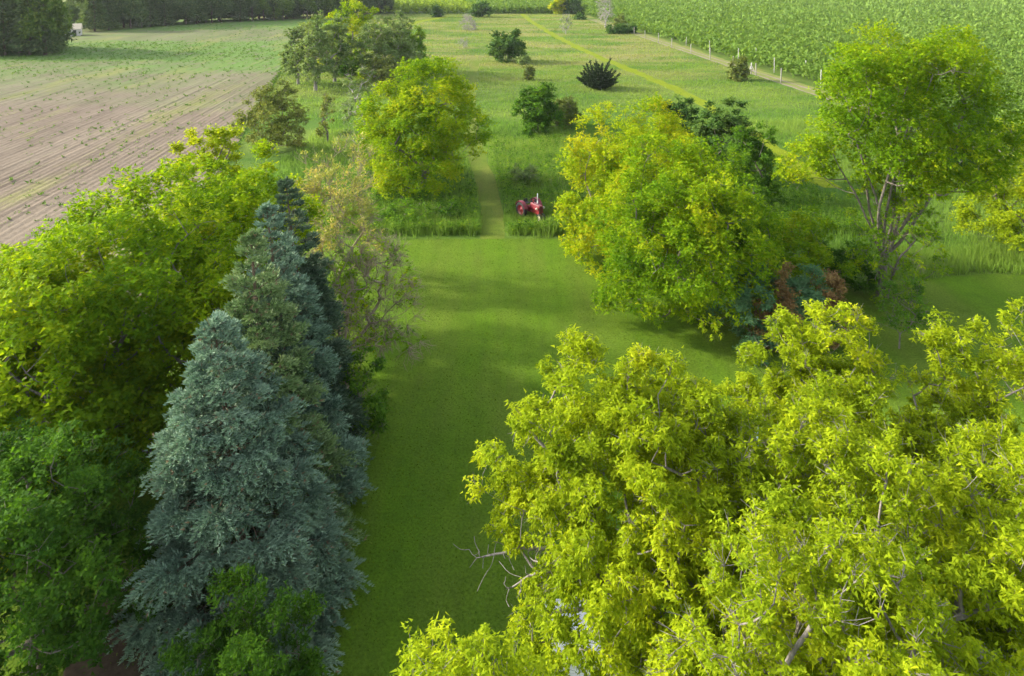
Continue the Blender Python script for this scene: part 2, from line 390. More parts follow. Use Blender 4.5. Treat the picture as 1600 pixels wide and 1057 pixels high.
# ploughed field: real ridges and furrows running along the rows
FE = G(430, 130)                         # field edge beside the tree line
EDGE = [G(452, 90), G(440, 110), G(385, 200), G(330, 300), G(280, 400)]
def field():
    step = 0.76; nrow = 320; extra = 22
    ys = np.concatenate([np.linspace(30, 140, 18), np.linspace(147, 330, 12)])
    prof = np.array([0.0, 0.042, 0.048, 0.008])
    fr = np.array([0.0, 0.28, 0.55, 0.85]); r = np.random.default_rng(3)
    off = -(np.arange(-extra, nrow)[:, None] + fr[None, :]).ravel() * step
    zz = np.tile(prof, nrow + extra) + np.repeat(r.normal(0, 0.012, nrow + extra), 4) + 0.035
    # every row ends where it meets the verge under the tree line
    ex = np.array([p[0] for p in EDGE]); ey = np.array([p[1] for p in EDGE])
    eo = (ex - FE[0]) * NRM[0] + (ey - FE[1]) * NRM[1]
    ymax = np.interp(off, eo, ey, left=340, right=ey[-1])
    V = np.zeros((len(off), len(ys), 3))
    Y = np.minimum(ys[None, :], ymax[:, None])
    t = (Y - (FE[1] + NRM[1] * off[:, None])) / U[1]
    V[..., 0] = FE[0] + NRM[0] * off[:, None] + U[0] * t + r.normal(0, 0.03, V.shape[:2]); V[..., 1] = Y
    V[..., 2] = zz[:, None] + r.normal(0, 0.012, V.shape[:2])
    V[0, :, 2] = 0.0
    a, b = len(off), len(ys)
    i, j = np.meshgrid(np.arange(a - 1), np.arange(b - 1), indexing='ij'); q = (i * b + j).ravel()
    return tag(link('ploughed_field', np_mesh('ploughed_field', V.reshape(-1, 3), np.stack([q, q + 1, q + b + 1, q + b], 1), smooth=True), M['field']), kind='structure')
field()

# ------------------------------------------------------------------ foliage
def leaves(base, d, n, L, W, quad=True):
    """leaf blades from base along d, facing n"""
    s = unit(np.cross(d, n)); n2 = np.cross(s, d)
    L = L.reshape(-1, 1); W = W.reshape(-1, 1)
    if quad:
        V = np.stack([base, base + d * L * 0.45 + s * W * 0.5 - n2 * W * 0.12, base + d * L - n2 * L * 0.12, base + d * L * 0.45 - s * W * 0.5 - n2 * W * 0.12], 1)
        k = 4
    else:
        V = np.stack([base - s * W * 0.5, base + d * L, base + s * W * 0.5 + d * L * 0.15], 1); k = 3
    return V.reshape(-1, 3), np.arange(len(base) * k).reshape(-1, k)

def skeleton(start, mains, targets, rng, step=0.7, climb=1.2, multi=False):
    """limbs reach the main points first, then every twig end joins the nearest limb"""
    nodes = [np.array(p, float) for p in start]; par = [-1] + list(range(len(start) - 1))
    plen = [0.0]
    for i in range(1, len(start)): plen.append(plen[-1] + np.linalg.norm(nodes[i] - nodes[i - 1]))
    A = np.zeros((20000, 3)); Lp = np.zeros(20000); n = len(nodes)
    A[:n] = nodes; Lp[:n] = plen; ends = []
    for group, pw in ((mains, 0.05), (targets, 0.22)):
        if len(group) == 0: continue
        order = np.argsort(np.linalg.norm(group - nodes[-1 if len(start) < 3 else len(start) - 1], axis=1))
        for ti in order:
            t = group[ti]
            lo = 0 if n < 4 else max(1, len(start) // 3)
            D = np.linalg.norm(A[lo:n] - t, axis=1) + pw * Lp[lo:n] + climb * np.maximum(0, A[lo:n, 2] - t[2] + 0.15)
            b = int(np.argmin(D)) + lo
            if multi and pw < 0.1: b = len(start) - 1
            dv = t - A[b]; dist = np.linalg.norm(dv); m = max(1, int(math.ceil(dist / step)))
            if n + m >= 19990: break
            bow = np.cross(dv, rng.normal(0, 1, 3)); bow = bow / max(np.linalg.norm(bow), 1e-6) * dist * rng.uniform(0.03, 0.12)
            bow[2] -= dist * 0.06
            prev = b
            for q in range(1, m + 1):
                f = q / m
                A[n] = A[b] + dv * f + bow * math.sin(math.pi * f) + (rng.normal(0, 0.04, 3) * step if q < m else 0)
                Lp[n] = Lp[prev] + dist / m; par.append(prev); prev = n; n += 1
            ends.append((pw, ti, n - 1))
    return A[:n].copy(), np.array(par), ends

def wood_mesh(name, A, par, base_r, tip_r=0.008, extra=None, k_small=3, expo=2.3, flare=1.35):
    n = len(A); acc = np.zeros(n); child = np.zeros(n, int)
    for i in range(1, n): child[par[i]] += 1
    for i in range(n - 1, 0, -1):
        if child[i] == 0: acc[i] += tip_r ** expo
        acc[par[i]] += acc[i]
    r = acc ** (1 / expo); r = tip_r + (r - tip_r) * (base_r - tip_r) / max(r[0] - tip_r, 1e-6)
    r = np.maximum(r, tip_r)
    i = np.arange(1, n); ra, rb = r[par[1:]], r[i]
    ra = np.minimum(ra, rb * 1.5 + 0.004)
    ra = np.where(par[1:] == 0, r[0] * flare, ra)
    parts = []
    for lo, hi, k in ((0, 0.022, k_small), (0.022, 0.07, 5), (0.07, 9, 9)):
        s = (rb >= lo) & (rb < hi)
        if s.any(): parts.append(frusta(A[par[1:]][s], A[1:][s], ra[s], rb[s], k))
    if extra is not None: parts += extra
    V, F = merge(parts)
    return np_mesh(name, V, F, smooth=True)

def crown_points(n, lobes, rng):
    c = np.array([l[:3] for l in lobes]); r = np.array([l[3:6] for l in lobes])
    wgt = (r[:, 0] * r[:, 2]); wgt = wgt / wgt.sum()
    out = []
    while len(out) < n:
        k = rng.choice(len(lobes), p=wgt); v = rng.normal(0, 1, 3); v /= np.linalg.norm(v)
        if v[2] < -0.55: continue
        p = c[k] + r[k] * v * (1 - 0.45 * rng.random() ** 1.8)
        dd = np.sqrt((((p - c) / r) ** 2).sum(1)); dd[k] = 9
        if dd.min() < 0.62 and rng.random() < 0.9: continue
        out.append(p)
    return np.array(out)

def make_tree(name, label, cat, bx, by, top, hw, pal, seed, cb=0.12, cx=None, lobes=9, nleaf=20000, leaf=(0.3, 0.16), ncl=220, tuft=6, droop=0.35,
              trunk_h=0.22, bark='bark', base_r=None, twigs=2, quad=False, group=None, tint=(0.45, 0.2), explicit=None, spread=0.14, ry=None, climb=1.2, main=True,
              bare=None, tipr=0.008, upright=0.25, lobe_r=0.42, fit=True, multi=False, zc=None):
    rng = np.random.default_rng(seed); nleaf = int(nleaf * 0.87); leaf = (leaf[0] * 1.06, leaf[1] * 1.06)
    B = G(bx, by); s = scale_at(B); H = height_for(B, top); R = hw / s
    root = tag(empty(name, tuple(B)), label, cat, group)
    dx = ((cx if cx is not None else bx) - bx) / s
    ryr = R if ry is None else ry
    z0 = cb * H; zc_ = (z0 + H) / 2 if zc is None else zc * H; rz = (H - z0) / 2
    if explicit is not None:
        lob = [(dx + l[0] * R, l[1] * R, l[2] * H, l[3] * R, l[3] * R, (l[4] if len(l) > 4 else l[3]) * (R if len(l) < 5 else H)) for l in explicit]
    else:
        lob = [(dx, 0, zc_, R * 0.58, ryr * 0.58, rz * 0.62)]
        for q in range(lobes):
            a = q * 2.39996 + rng.uniform(-.4, .4); u = 1 - 1.65 * (q + 0.5) / lobes
            h = math.sqrt(max(0, 1 - u * u)); k = lobe_r * rng.uniform(0.75, 1.25)
            lob.append((dx + R * (1 - k * .9) * h * math.cos(a), ryr * (1 - k * .9) * h * math.sin(a), zc_ + rz * (1 - k * .8) * u, R * k, ryr * k, max(rz * k * 0.9, R * k * 0.55)))
    T = crown_points(ncl, lob, rng)
    if fit:
        T[:, 2] = np.minimum(T[:, 2], H); ext = np.percentile(np.abs(T[:, 0] - dx), 98.5); T[:, 0] = dx + (T[:, 0] - dx) * R * 0.94 / ext
        ze = np.percentile(T[:, 2], 99.3); zl = T[:, 2].min()
        T[:, 2] = np.maximum(z0, z0 + (T[:, 2] - zl) * (H * 0.97 - z0) / max(ze - zl, 0.1))
    ct = np.array([dx, 0, zc_])
    th = trunk_h * H
    start = [np.array([0, 0, -0.15]), np.array([rng.normal(0, .03), rng.normal(0, .03), th * 0.5]), np.array([dx * 0.1 + rng.normal(0, .05), rng.normal(0, .05), th])]
    mains = np.array([[l[0], l[1], l[2] + 0.1 * l[5]] for l in lob]) if main else np.zeros((0, 3))
    A, par, ends = skeleton(start, mains, T, rng, step=max(0.45, R * 0.14), climb=climb, multi=multi)
    cr = max(0.3, spread * R)
    tips = np.array([A[e[2]] for e in ends if e[0] > 0.1]); tid = np.arange(len(tips))
    # twigs out of each limb end
    nt_ = max(1, int(nleaf / tuft)); idx = rng.integers(0, len(tips), nt_)
    v = rng.normal(0, 1, (nt_, 3)); v = unit(v) * (rng.random((nt_, 1)) ** 0.45)
    outw = unit(tips[idx] - ct)
    tp = tips[idx] + v * cr * np.array([1.1, 1.1, 0.75]) + outw * cr * 0.25 + np.array([0, 0, upright * cr])
    tp[:, 2] = np.maximum(tp[:, 2], 0.12)
    ph = rng.uniform(0, 6, 3); wv = 5.5 / R
    broad = (np.sin(tips[:, 0] * wv + ph[0]) + np.sin(tips[:, 1] * wv + ph[1]) + np.sin(tips[:, 2] * wv + ph[2])) * 0.7
    ctint = (0.75 * broad + 0.7 * rng.normal(0, 1, len(tips)))[idx]
    extra = None
    if twigs > 0:
        m = int(len(tips) * twigs); q = rng.choice(nt_, min(m, nt_), replace=False)
        extra = [frusta(tips[idx[q]], tp[q], np.full(len(q), tipr), np.full(len(q), tipr * 0.5), 3)]
    if bare is not None:                       # leafless grey twigs among the foliage
        nb, bl = bare; bi = rng.integers(0, len(tips), nb); bd = unit(unit(tips[bi] - ct) * 0.8 + rng.normal(0, 0.55, (nb, 3)) + np.array([0, 0, 0.1]))
        ln = bl * rng.uniform(0.5, 1.2, (nb, 1)); P0 = tips[bi]; P1 = P0 + bd * ln * 0.55; bd2 = unit(bd + rng.normal(0, 0.4, (nb, 3))); P2 = P1 + bd2 * ln * 0.45
        bd3 = unit(bd + rng.normal(0, 0.6, (nb, 3))); P3 = P1 + bd3 * ln * 0.4
        rr = np.full(nb, tipr)
        extra = (extra or []) + [frusta(P0, P1, rr * 1.3, rr, 3), frusta(P1, P2, rr, rr * 0.5, 3), frusta(P1, P3, rr * .9, rr * 0.5, 3)]
    br = base_r if base_r else H * (0.021 if 'tree' in name else 0.011)
    o = link('trunk', wood_mesh('trunk', A, par, br, tipr, extra), M[bark], root)
    # leaves in small tufts
    nl = nt_ * tuft; bi = np.repeat(np.arange(nt_), tuft)
    az = rng.random(nl) * 2 * math.pi
    d = np.stack([np.cos(az), np.sin(az), rng.normal(0.15, 0.55, nl)], 1)
    d = unit(d + outw[bi] * 0.35); d[:, 2] -= droop * rng.uniform(0.5, 1.3, nl); d = unit(d)
    nn = unit(rng.normal(0, 0.55, (nl, 3)) + np.array([0, 0, 0.75]) + outw[bi] * 0.45)
    Ls = leaf[0] * rng.uniform(0.65, 1.25, nl); Ws = leaf[1] * rng.uniform(0.7, 1.2, nl)
    bp = tp[bi] + rng.normal(0, leaf[0] * 0.35, (nl, 3))
    V, F = leaves(bp, d, nn, Ls, Ws, quad)
    V[:, 2] = np.maximum(V[:, 2], 0.03)
    tn = np.clip(tint[0] + tint[1] * (0.75 * ctint[bi] + 0.7 * rng.normal(0, 1, nl)), 0, 1)
    link('crown', np_mesh('crown', V, F, np.repeat(tn, 4 if quad else 3)), M[pal], root)
    return root

def make_spruce(name, label, bx, by, top, hw, pal, seed, shoots=1.0, shoot_len=0.17, bdens=1.0, tip_x=None, group=None, rust=0.012, tint=(0.5, 0.2)):
    rng = np.random.default_rng(seed)
    B = G(bx, by); s = scale_at(B); H = height_for(B, top); R = hw / s
    root = tag(empty(name, tuple(B)), label, 'spruce tree', group)
    lean = 0 if tip_x is None else (tip_x - bx) / s
    def axis(z): return np.stack([lean * (z / H) ** 1.2, np.zeros_like(z), z], -1)
    wood = []
    zz = np.linspace(-0.1, H, 26); ax = axis(np.maximum(zz, 0)); ax[:, 2] = zz
    rt = 0.02 * H * (1 - zz / H * 0.97) ** 0.9
    wood.append(frusta(ax[:-1], ax[1:], rt[:-1], rt[1:], 8))
    SB, SD, ST = [], [], []; LP, LQ, LR0, LR1 = [], [], [], []
    up = np.array([0, 0, 1.0])
    def pad(c, fw, rp, ct):
        """a cushion of shoots at the end of a branch"""
        sd = unit(np.cross(fw, up)); nf = int(rng.integers(7, 10)); k = max(4, int(16 * shoots * (rp / 0.42)))
        o = c - fw * rp * 0.75
        for q in range(nf):
            an = math.radians(-78 + 156 * (q + rng.uniform(.2, .8)) / nf); ln = rp * (1.75 - 0.75 * (abs(an) / 1.36) ** 1.5) * rng.uniform(.75, 1.2)
            fd = unit(fw * math.cos(an) + sd * math.sin(an) + up * rng.uniform(-.18, .22)); u = 0.12 + 0.88 * (np.arange(k) + rng.random(k)) / k
            pts = o + fd * (ln * u)[:, None]; pts[:, 2] += ln * (0.16 * np.sin(u * 3.0) - 0.22 * u ** 2) + rng.normal(0, .012, k)
            fs = unit(np.cross(fd, up)); alt = np.where(np.arange(k) % 2 == 0, 1.0, -1.0)[:, None]
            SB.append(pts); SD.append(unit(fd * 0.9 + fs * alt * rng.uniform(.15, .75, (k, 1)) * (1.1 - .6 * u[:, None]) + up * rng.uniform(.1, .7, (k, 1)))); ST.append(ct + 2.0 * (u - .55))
            if q % 2: LP.append(o[None]); LQ.append(pts[-1][None]); LR0.append(np.array([.006])); LR1.append(np.array([.003]))
    pad(axis(np.array([H - .12]))[0], up * .95 + np.array([.3, 0, 0]), 0.13, .5); pad(axis(np.array([H - .3]))[0], up * .95 + np.array([0, .3, 0]), 0.15, .3)
    nb = int(H * 13.5 * bdens)
    for i in range(nb):
        z = 0.3 + (H - 0.55) * ((i + rng.random()) / nb) ** 1.10
        f = z / H; L = R * (1 - f) ** 0.80 * rng.uniform(0.70, 1.10) * (0.76 + 0.24 * min(1, f / 0.18)) + 0.10
        az = i * 2.39996 + rng.uniform(-.35, .35)
        el = math.radians(-14 + 62 * f ** 1.7 + rng.normal(0, 6))
        rad = np.array([math.cos(az), math.sin(az), 0.0]); side = np.array([-rad[1], rad[0], 0])
        t = np.linspace(0, 1, 8); sag = 0.15 * L * (1 - f)
        P = axis(np.array([z]))[0] + rad * (L * t * math.cos(el))[:, None]
        P[:, 2] += L * t * math.sin(el) - sag * (1.9 * t ** 1.4 - 1.6 * t ** 3.0)
        P += side * (rng.normal(0, 0.10) * L * t ** 2)[:, None]
        P[:, 2] = np.maximum(P[:, 2], 0.15)
        br = 0.010 + 0.010 * L
        LP.append(P[:-1]); LQ.append(P[1:]); LR0.append(br * (1 - t[:-1] * .85)); LR1.append(br * (1 - t[1:] * .85))
        def on(q): return np.array([np.interp(q, t, P[:, k]) for k in range(3)])
        ct = rng.normal(0, 1); fw = unit(on(1.0) - on(0.8)); fw0 = unit(fw * np.array([1, 1, .5]))
        rp = min(0.56, 0.09 + 0.17 * L) * rng.uniform(.8, 1.25)
        pad(on(0.97), fw0, rp, ct)
        if L > 0.9:
            for sg in (-1, 1):
                for q0, ln in ((0.62, 0.24), (0.80, 0.15)) if L > 1.8 else ((0.66, 0.22),):
                    c = on(q0 * rng.uniform(.92, 1.05)); d2 = unit(fw0 * 0.75 + side * sg * rng.uniform(.7, 1.1)); e = c + d2 * L * ln * rng.uniform(.8, 1.2); e[2] = max(e[2] - .05 * L * ln, .12)
                    LP.append(c[None]); LQ.append(e[None]); LR0.append(np.array([.012])); LR1.append(np.array([.005]))
                    pad(e, d2, rp * rng.uniform(.7, 1.0), ct + rng.normal(0, .6))
            # thinner foliage nearer the trunk
            m = int(L * 14); u = rng.uniform(.15, .75, m)
            pts = np.stack([np.interp(u, t, P[:, k]) for k in range(3)], 1) + side * (rng.normal(0, .16, (m, 1)) * (0.4 + L * .3)) + up * rng.normal(0, .05, (m, 1))
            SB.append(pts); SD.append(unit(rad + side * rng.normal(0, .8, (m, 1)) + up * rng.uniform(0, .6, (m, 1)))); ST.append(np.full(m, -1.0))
    P0 = np.concatenate(LP); Q0 = np.concatenate(LQ); r0 = np.concatenate(LR0); r1 = np.concatenate(LR1)
    wood.append(frusta(P0, Q0, r0, r1, 3))
    link('trunk', np_mesh('trunk', *merge(wood), smooth=True), M['bark_brown'], root)
    SB, SD, ST = np.concatenate(SB), np.concatenate(SD), np.concatenate(ST)
    n = len(SB); nn = 3
    # each shoot is a brush of slender needle bunches
    ref = unit(rng.normal(0, 1, (n, 3))); a = unit(np.cross(SD, ref)); b = np.cross(SD, a)
    V = []
    for q in range(nn):
        ang = q * 2 * math.pi / nn + rng.random((n, 1)) * 0.8
        ra = a * np.cos(ang) + b * np.sin(ang)
        o = SB + SD * shoot_len * rng.uniform(0, 0.45, (n, 1))
        tip = o + unit(SD + ra * rng.uniform(0.25, 0.6, (n, 1))) * shoot_len * rng.uniform(0.7, 1.1, (n, 1))
        sd = np.cross(SD, ra) * shoot_len * 0.19
        V.append(np.stack([o - sd, tip, o + sd], 1))
    V = np.stack(V, 1).reshape(-1, 3); V[:, 2] = np.maximum(V[:, 2], 0.03)
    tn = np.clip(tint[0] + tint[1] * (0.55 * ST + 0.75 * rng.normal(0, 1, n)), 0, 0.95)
    tn[rng.random(n) < rust] = 0.98
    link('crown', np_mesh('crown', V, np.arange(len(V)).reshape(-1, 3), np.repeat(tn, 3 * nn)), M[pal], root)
    return root

# ---- the row of spruces by the lawn
SG = 'spruces in a row beside the lawn'
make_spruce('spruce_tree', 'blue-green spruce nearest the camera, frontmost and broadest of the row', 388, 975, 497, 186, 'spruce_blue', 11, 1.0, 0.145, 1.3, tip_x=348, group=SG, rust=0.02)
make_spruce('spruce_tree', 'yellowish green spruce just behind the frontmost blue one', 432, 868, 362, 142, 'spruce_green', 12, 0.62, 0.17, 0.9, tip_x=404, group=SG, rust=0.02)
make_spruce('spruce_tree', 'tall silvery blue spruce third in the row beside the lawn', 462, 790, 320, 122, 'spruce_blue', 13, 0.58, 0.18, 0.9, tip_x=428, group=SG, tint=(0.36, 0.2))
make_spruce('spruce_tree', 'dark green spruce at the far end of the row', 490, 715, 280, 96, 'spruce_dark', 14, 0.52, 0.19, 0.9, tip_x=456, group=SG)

# ---- left side: boundary trees, bush and sapling
LG = 'leafy trees between the ploughed field and the lawn'
make_tree('maple_tree', 'big yellow-green maple at the left edge, beside the ploughed field', 'tree', 75, 812, 418, 200, 'maple', 21, cb=0.05, cx=60, nleaf=71400, leaf=(0.205, 0.123), ncl=440, group=LG, tint=(0.5, 0.2), lobes=12, bare=(60, 0.8))
make_tree('maple_tree', 'broad yellow-green maple behind the frontmost spruce, tallest of the left trees', 'tree', 235, 705, 290, 200, 'maple', 22, cb=0.05, nleaf=78200, leaf=(0.213, 0.123), ncl=440, group=LG, tint=(0.5, 0.2), lobes=13, bare=(60, 0.8))
make_tree('maple_tree', 'bright green maple right behind the dark spruce tip', 'tree', 375, 600, 252, 125, 'maple', 23, cb=0.06, nleaf=44200, leaf=(0.221, 0.133), ncl=240, group=LG, tint=(0.5, 0.2), lobes=10)
make_tree('maple_tree', 'slim yellow-topped maple rising above the other left trees', 'tree', 335, 490, 198, 68, 'boxelder', 24, cb=0.45, nleaf=15300, leaf=(0.230, 0.133), ncl=90, group=LG, tint=(0.45, 0.2), lobes=6, bare=(80, 0.8))
make_tree('maple_tree', 'rounded green maple under the field edge at far left', 'tree', 10, 700, 400, 130, 'maple', 25, cb=0.06, nleaf=30600, leaf=(0.213, 0.133), ncl=200, group=LG, tint=(0.55, 0.2), lobes=8)
make_tree('broadleaf_tree', 'dark green leafy tree in the bottom left corner', 'tree', 55, 1085, 708, 175, 'fresh', 26, cb=0.04, nleaf=61200, leaf=(0.139, 0.085), ncl=440, tint=(0.16, 0.15), lobes=13, spread=0.13, droop=0.2, bare=(40, 0.6))
make_tree('leafy_sapling', 'small bright green sapling in front of the spruce, at the bottom edge', 'sapling', 385, 1185, 948, 112, 'fresh', 27, cb=0.1, nleaf=23800, leaf=(0.123, 0.062), ncl=200, tint=(0.28, 0.18), lobes=11, lobe_r=0.30, droop=0.0, spread=0.15, upright=0.6)
make_tree('willow_bush', 'pale tan-tipped willow bush behind the dark spruce', 'bush', 530, 435, 226, 70, 'willow', 28, cb=0.08, nleaf=5200, leaf=(0.30, 0.10), ncl=170, bark='twig_tan', tint=(0.5, 0.25), lobes=9, trunk_h=0.05, bare=(700, 1.1), tipr=0.012, upright=1.0, droop=-0.3, lobe_r=0.34)
make_tree('half_bare_tree', 'half-bare brownish tree leaning over the lawn beside the spruces', 'tree', 540, 615, 372, 92, 'meadowtree', 29, cb=0.12, cx=572, nleaf=2200, leaf=(0.197, 0.114), ncl=170, bark='twig_tan', tint=(0.4, 0.2), lobes=8, trunk_h=0.12, bare=(1400, 0.85), tipr=0.011, lobe_r=0.36)
make_tree('leafy_shrub', 'low loose green shrub at the lawn edge right of the spruces', 'shrub', 560, 690, 555, 50, 'fresh', 30, cb=0.05, nleaf=5100, leaf=(0.164, 0.095), ncl=70, tint=(0.4, 0.2), lobes=6, bare=(80, 0.5))
make_tree('leafy_shrub', 'green shrub filling the gap between willow and dark spruce', 'shrub', 535, 530, 395, 55, 'meadowtree', 31, cb=0.05, nleaf=8500, leaf=(0.180, 0.104), ncl=80, tint=(0.35, 0.2), lobes=6, bare=(120, 0.6))

make_tree('leafy_shrub', 'shaded leafy shrub filling the gap between the two big left maples', 'shrub', 195, 690, 505, 70, 'maple', 32, cb=0.05, nleaf=14000, leaf=(0.22, 0.12), ncl=170, tint=(0.3, 0.2), lobes=8)
# ---- trees and bushes in the meadow
make_tree('round_tree', 'big round yellow-green tree standing alone beside the mown path', 'tree', 663, 296, 100, 96, 'meadowtree', 41, cb=0.02, nleaf=68000, leaf=(0.246, 0.162), ncl=440, tint=(0.5, 0.2), lobes=13, trunk_h=0.12, zc=0.55)
make_tree('slim_tree', 'sparse grey slim tree left of the big round tree', 'tree', 562, 262, 108, 26, 'poplar', 42, cb=0.25, nleaf=2200, leaf=(0.30, 0.2), ncl=80, bark='bark_pale', lobes=6, bare=(160, 0.9), tipr=0.014, quad=False)
make_tree('slim_tree', 'thin small sapling between olive bush and round tree', 'tree', 512, 222, 150, 15, 'olive', 43, cb=0.15, nleaf=900, leaf=(0.3, 0.2), ncl=40, lobes=5, bare=(60, 0.6), tipr=0.014, quad=False)
make_tree('olive_bush', 'large olive-brown bush at the edge of the ploughed field', 'bush', 426, 238, 130, 50, 'olive', 44, cb=0.02, nleaf=12000, leaf=(0.30, 0.18), ncl=200, lobes=9, trunk_h=0.06, bare=(250, 0.7), tipr=0.014, quad=False)
PG = 'poplar grove at the end of the tree line'
for i, (bx, by, tp_, hw, pal, nl, tn, lab) in enumerate([
    (466, 132, 40, 24, 'poplar', 3500, 0.35, 'grey-green poplar at the left end of the far grove'),
    (493, 142, 26, 34, 'poplar', 5500, 0.45, 'pale-trunked poplar in front on the grove left side'),
    (523, 128, 30, 28, 'poplar', 4500, 0.4, 'grey-green poplar with bare trunk, second from the grove left'),
    (552, 112, 6, 46, 'meadowtree', 11000, 0.6, 'tallest yellow-green tree at the back of the far grove'),
    (585, 124, 30, 34, 'poplar', 5000, 0.4, 'grey-green poplar in the middle of the far grove'),
    (618, 118, 24, 34, 'poplar', 5000, 0.5, 'pale grey-green poplar right of the grove middle'),
    (642, 112, 44, 28, 'fresh', 6500, 0.6, 'rich green tree at the right end of the far grove')]):
    make_tree('poplar_tree' if pal == 'poplar' else 'broadleaf_tree', lab, 'tree', bx, by, tp_, hw, pal, 50 + i, cb=0.12 if pal == 'poplar' else 0.03, nleaf=int(nl * 1.7), leaf=(0.45, 0.28), ncl=170, bark='bark_twig', lobes=8, quad=False, group=PG, tint=(tn, 0.22), bare=(50, 1.0) if pal == 'poplar' else None, tipr=0.022, twigs=1)
for i, (bx, by, tp_, hw, pal, nl, tn, cb, lab, bare) in enumerate([
    (600, 132, 92, 26, 'olive', 1800, 0.4, 0.0, 'low grey-green bush under the far grove', 120),
    (655, 122, 84, 18, 'poplar', 1500, 0.5, 0.0, 'low silvery bush at the right foot of the far grove', 120),
    (545, 118, 92, 26, 'fresh', 1800, 0.2, 0.0, 'low dark green bush under the middle of the far grove', 40),
    (577, 122, 100, 14, 'meadowtree', 1500, 0.5, 0.0, 'small yellow-green tree top behind the big round tree', 20),
    (793, 96, 52, 27, 'darkgreen', 5000, 0.45, 0.0, 'dark green bushy tree standing alone in the upper meadow', 0),
    (826, 125, 104, 8, 'olive', 600, 0.3, 0.0, 'small brownish shrub below the dark bushy tree', 60),
    (818, 101, 90, 8, 'poplar', 500, 0.5, 0.0, 'tiny pale shrub at the foot of the dark bushy tree', 30),
    (840, 207, 134, 36, 'fresh', 9000, 0.22, 0.0, 'round dark green bush in the middle meadow', 60),
    (882, 198, 154, 24, 'olive', 4000, 0.2, 0.0, 'dull olive bush touching the round dark green bush', 60),
    (820, 286, 262, 18, 'poplar', 1200, 0.5, 0.0, 'small grey-green weedy bush behind the red tractor', 50),
    (1153, 126, 92, 15, 'olive', 2400, 0.3, 0.0, 'rounded grey-green bush beside the farm track', 60),
    (683, 27, 11, 7, 'darkgreen', 900, 0.3, 0.0, 'small dark bush in front of the far yellow-green rows', 0),
    (752, 27, 6, 15, 'darkgreen', 1500, 0.45, 0.0, 'dark round bush before the far orchard edge', 0),
    (962, 53, 42, 11, 'darkgreen', 900, 0.3, 0.0, 'low dark green bush left of the pair at the fence end', 0),
    (982, 52, 41, 12, 'darkgreen', 1000, 0.35, 0.0, 'low dark green bush right of the pair at the fence end', 0),
    (967, 46, 24, 8, 'olive', 600, 0.3, 0.0, 'brownish upright bush behind the low dark pair', 60),
    (906, 31, 24, 7, 'darkgreen', 500, 0.4, 0.0, 'tiny dark bush near the far orchard corner', 0),
    (873, 22, -6, 12, 'meadowtree', 1500, 0.8, 0.0, 'yellow-green tree top at the far orchard corner', 0),
    (892, 22, -10, 14, 'darkgreen', 1800, 0.4, 0.0, 'dark green tree at the far orchard corner', 0),
    (698, 346, 318, 22, 'fresh', 1600, 0.1, 0.0, 'dark green weed clump by the pale stone slab', 10),
    (640, 345, 322, 40, 'fresh', 2400, 0.4, 0.0, 'leafy weed patch left of the stone slab', 10)]):
    d = G(bx, by)[1]; q = max(0.2, d * 0.0042)
    make_tree('broadleaf_tree' if 'tree top' in lab or 'bushy tree' in lab or 'green tree' in lab else 'bush', lab, 'tree' if 'tree top' in lab or 'bushy tree' in lab or 'green tree' in lab else 'bush',
              bx, by, tp_, hw, pal, 70 + i, cb=cb, nleaf=nl, leaf=(q, q * 0.62), ncl=min(170, max(30, nl // 25)), lobes=8, quad=False, trunk_h=0.06, tint=(tn, 0.2), bare=(bare, 0.7) if bare else None, tipr=0.016, twigs=1)
make_tree('bare_bush', 'grey leafless bush in the upper meadow', 'bush', 732, 47, 25, 11, 'olive', 101, cb=0.0, nleaf=60, leaf=(0.4, 0.2), ncl=90, bark='bark_pale', bare=(420, 1.6), tipr=0.035, quad=False, trunk_h=0.05, upright=1.0)
make_tree('bare_bush', 'faint low grey bush below the leafless one', 'bush', 724, 76, 60, 8, 'olive', 102, cb=0.0, nleaf=40, leaf=(0.3, 0.2), ncl=60, bark='bark_pale', bare=(160, 1.0), tipr=0.018, quad=False, trunk_h=0.05)
make_tree('sparse_tree', 'thin sparse grey-green tree beside the far mown path', 'tree', 884, 53, 24, 9, 'poplar', 103, cb=0.1, nleaf=320, leaf=(0.55, 0.3), ncl=60, bark='bark_pale', bare=(160, 1.2), tipr=0.03, quad=False)
make_tree('bare_tree', 'tall bare grey tree at the end of the fence', 'tree', 946, 43, -12, 11, 'olive', 104, cb=0.15, nleaf=50, leaf=(0.4, 0.2), ncl=100, bark='bark_pale', bare=(420, 1.8), tipr=0.035, quad=False, upright=1.0)

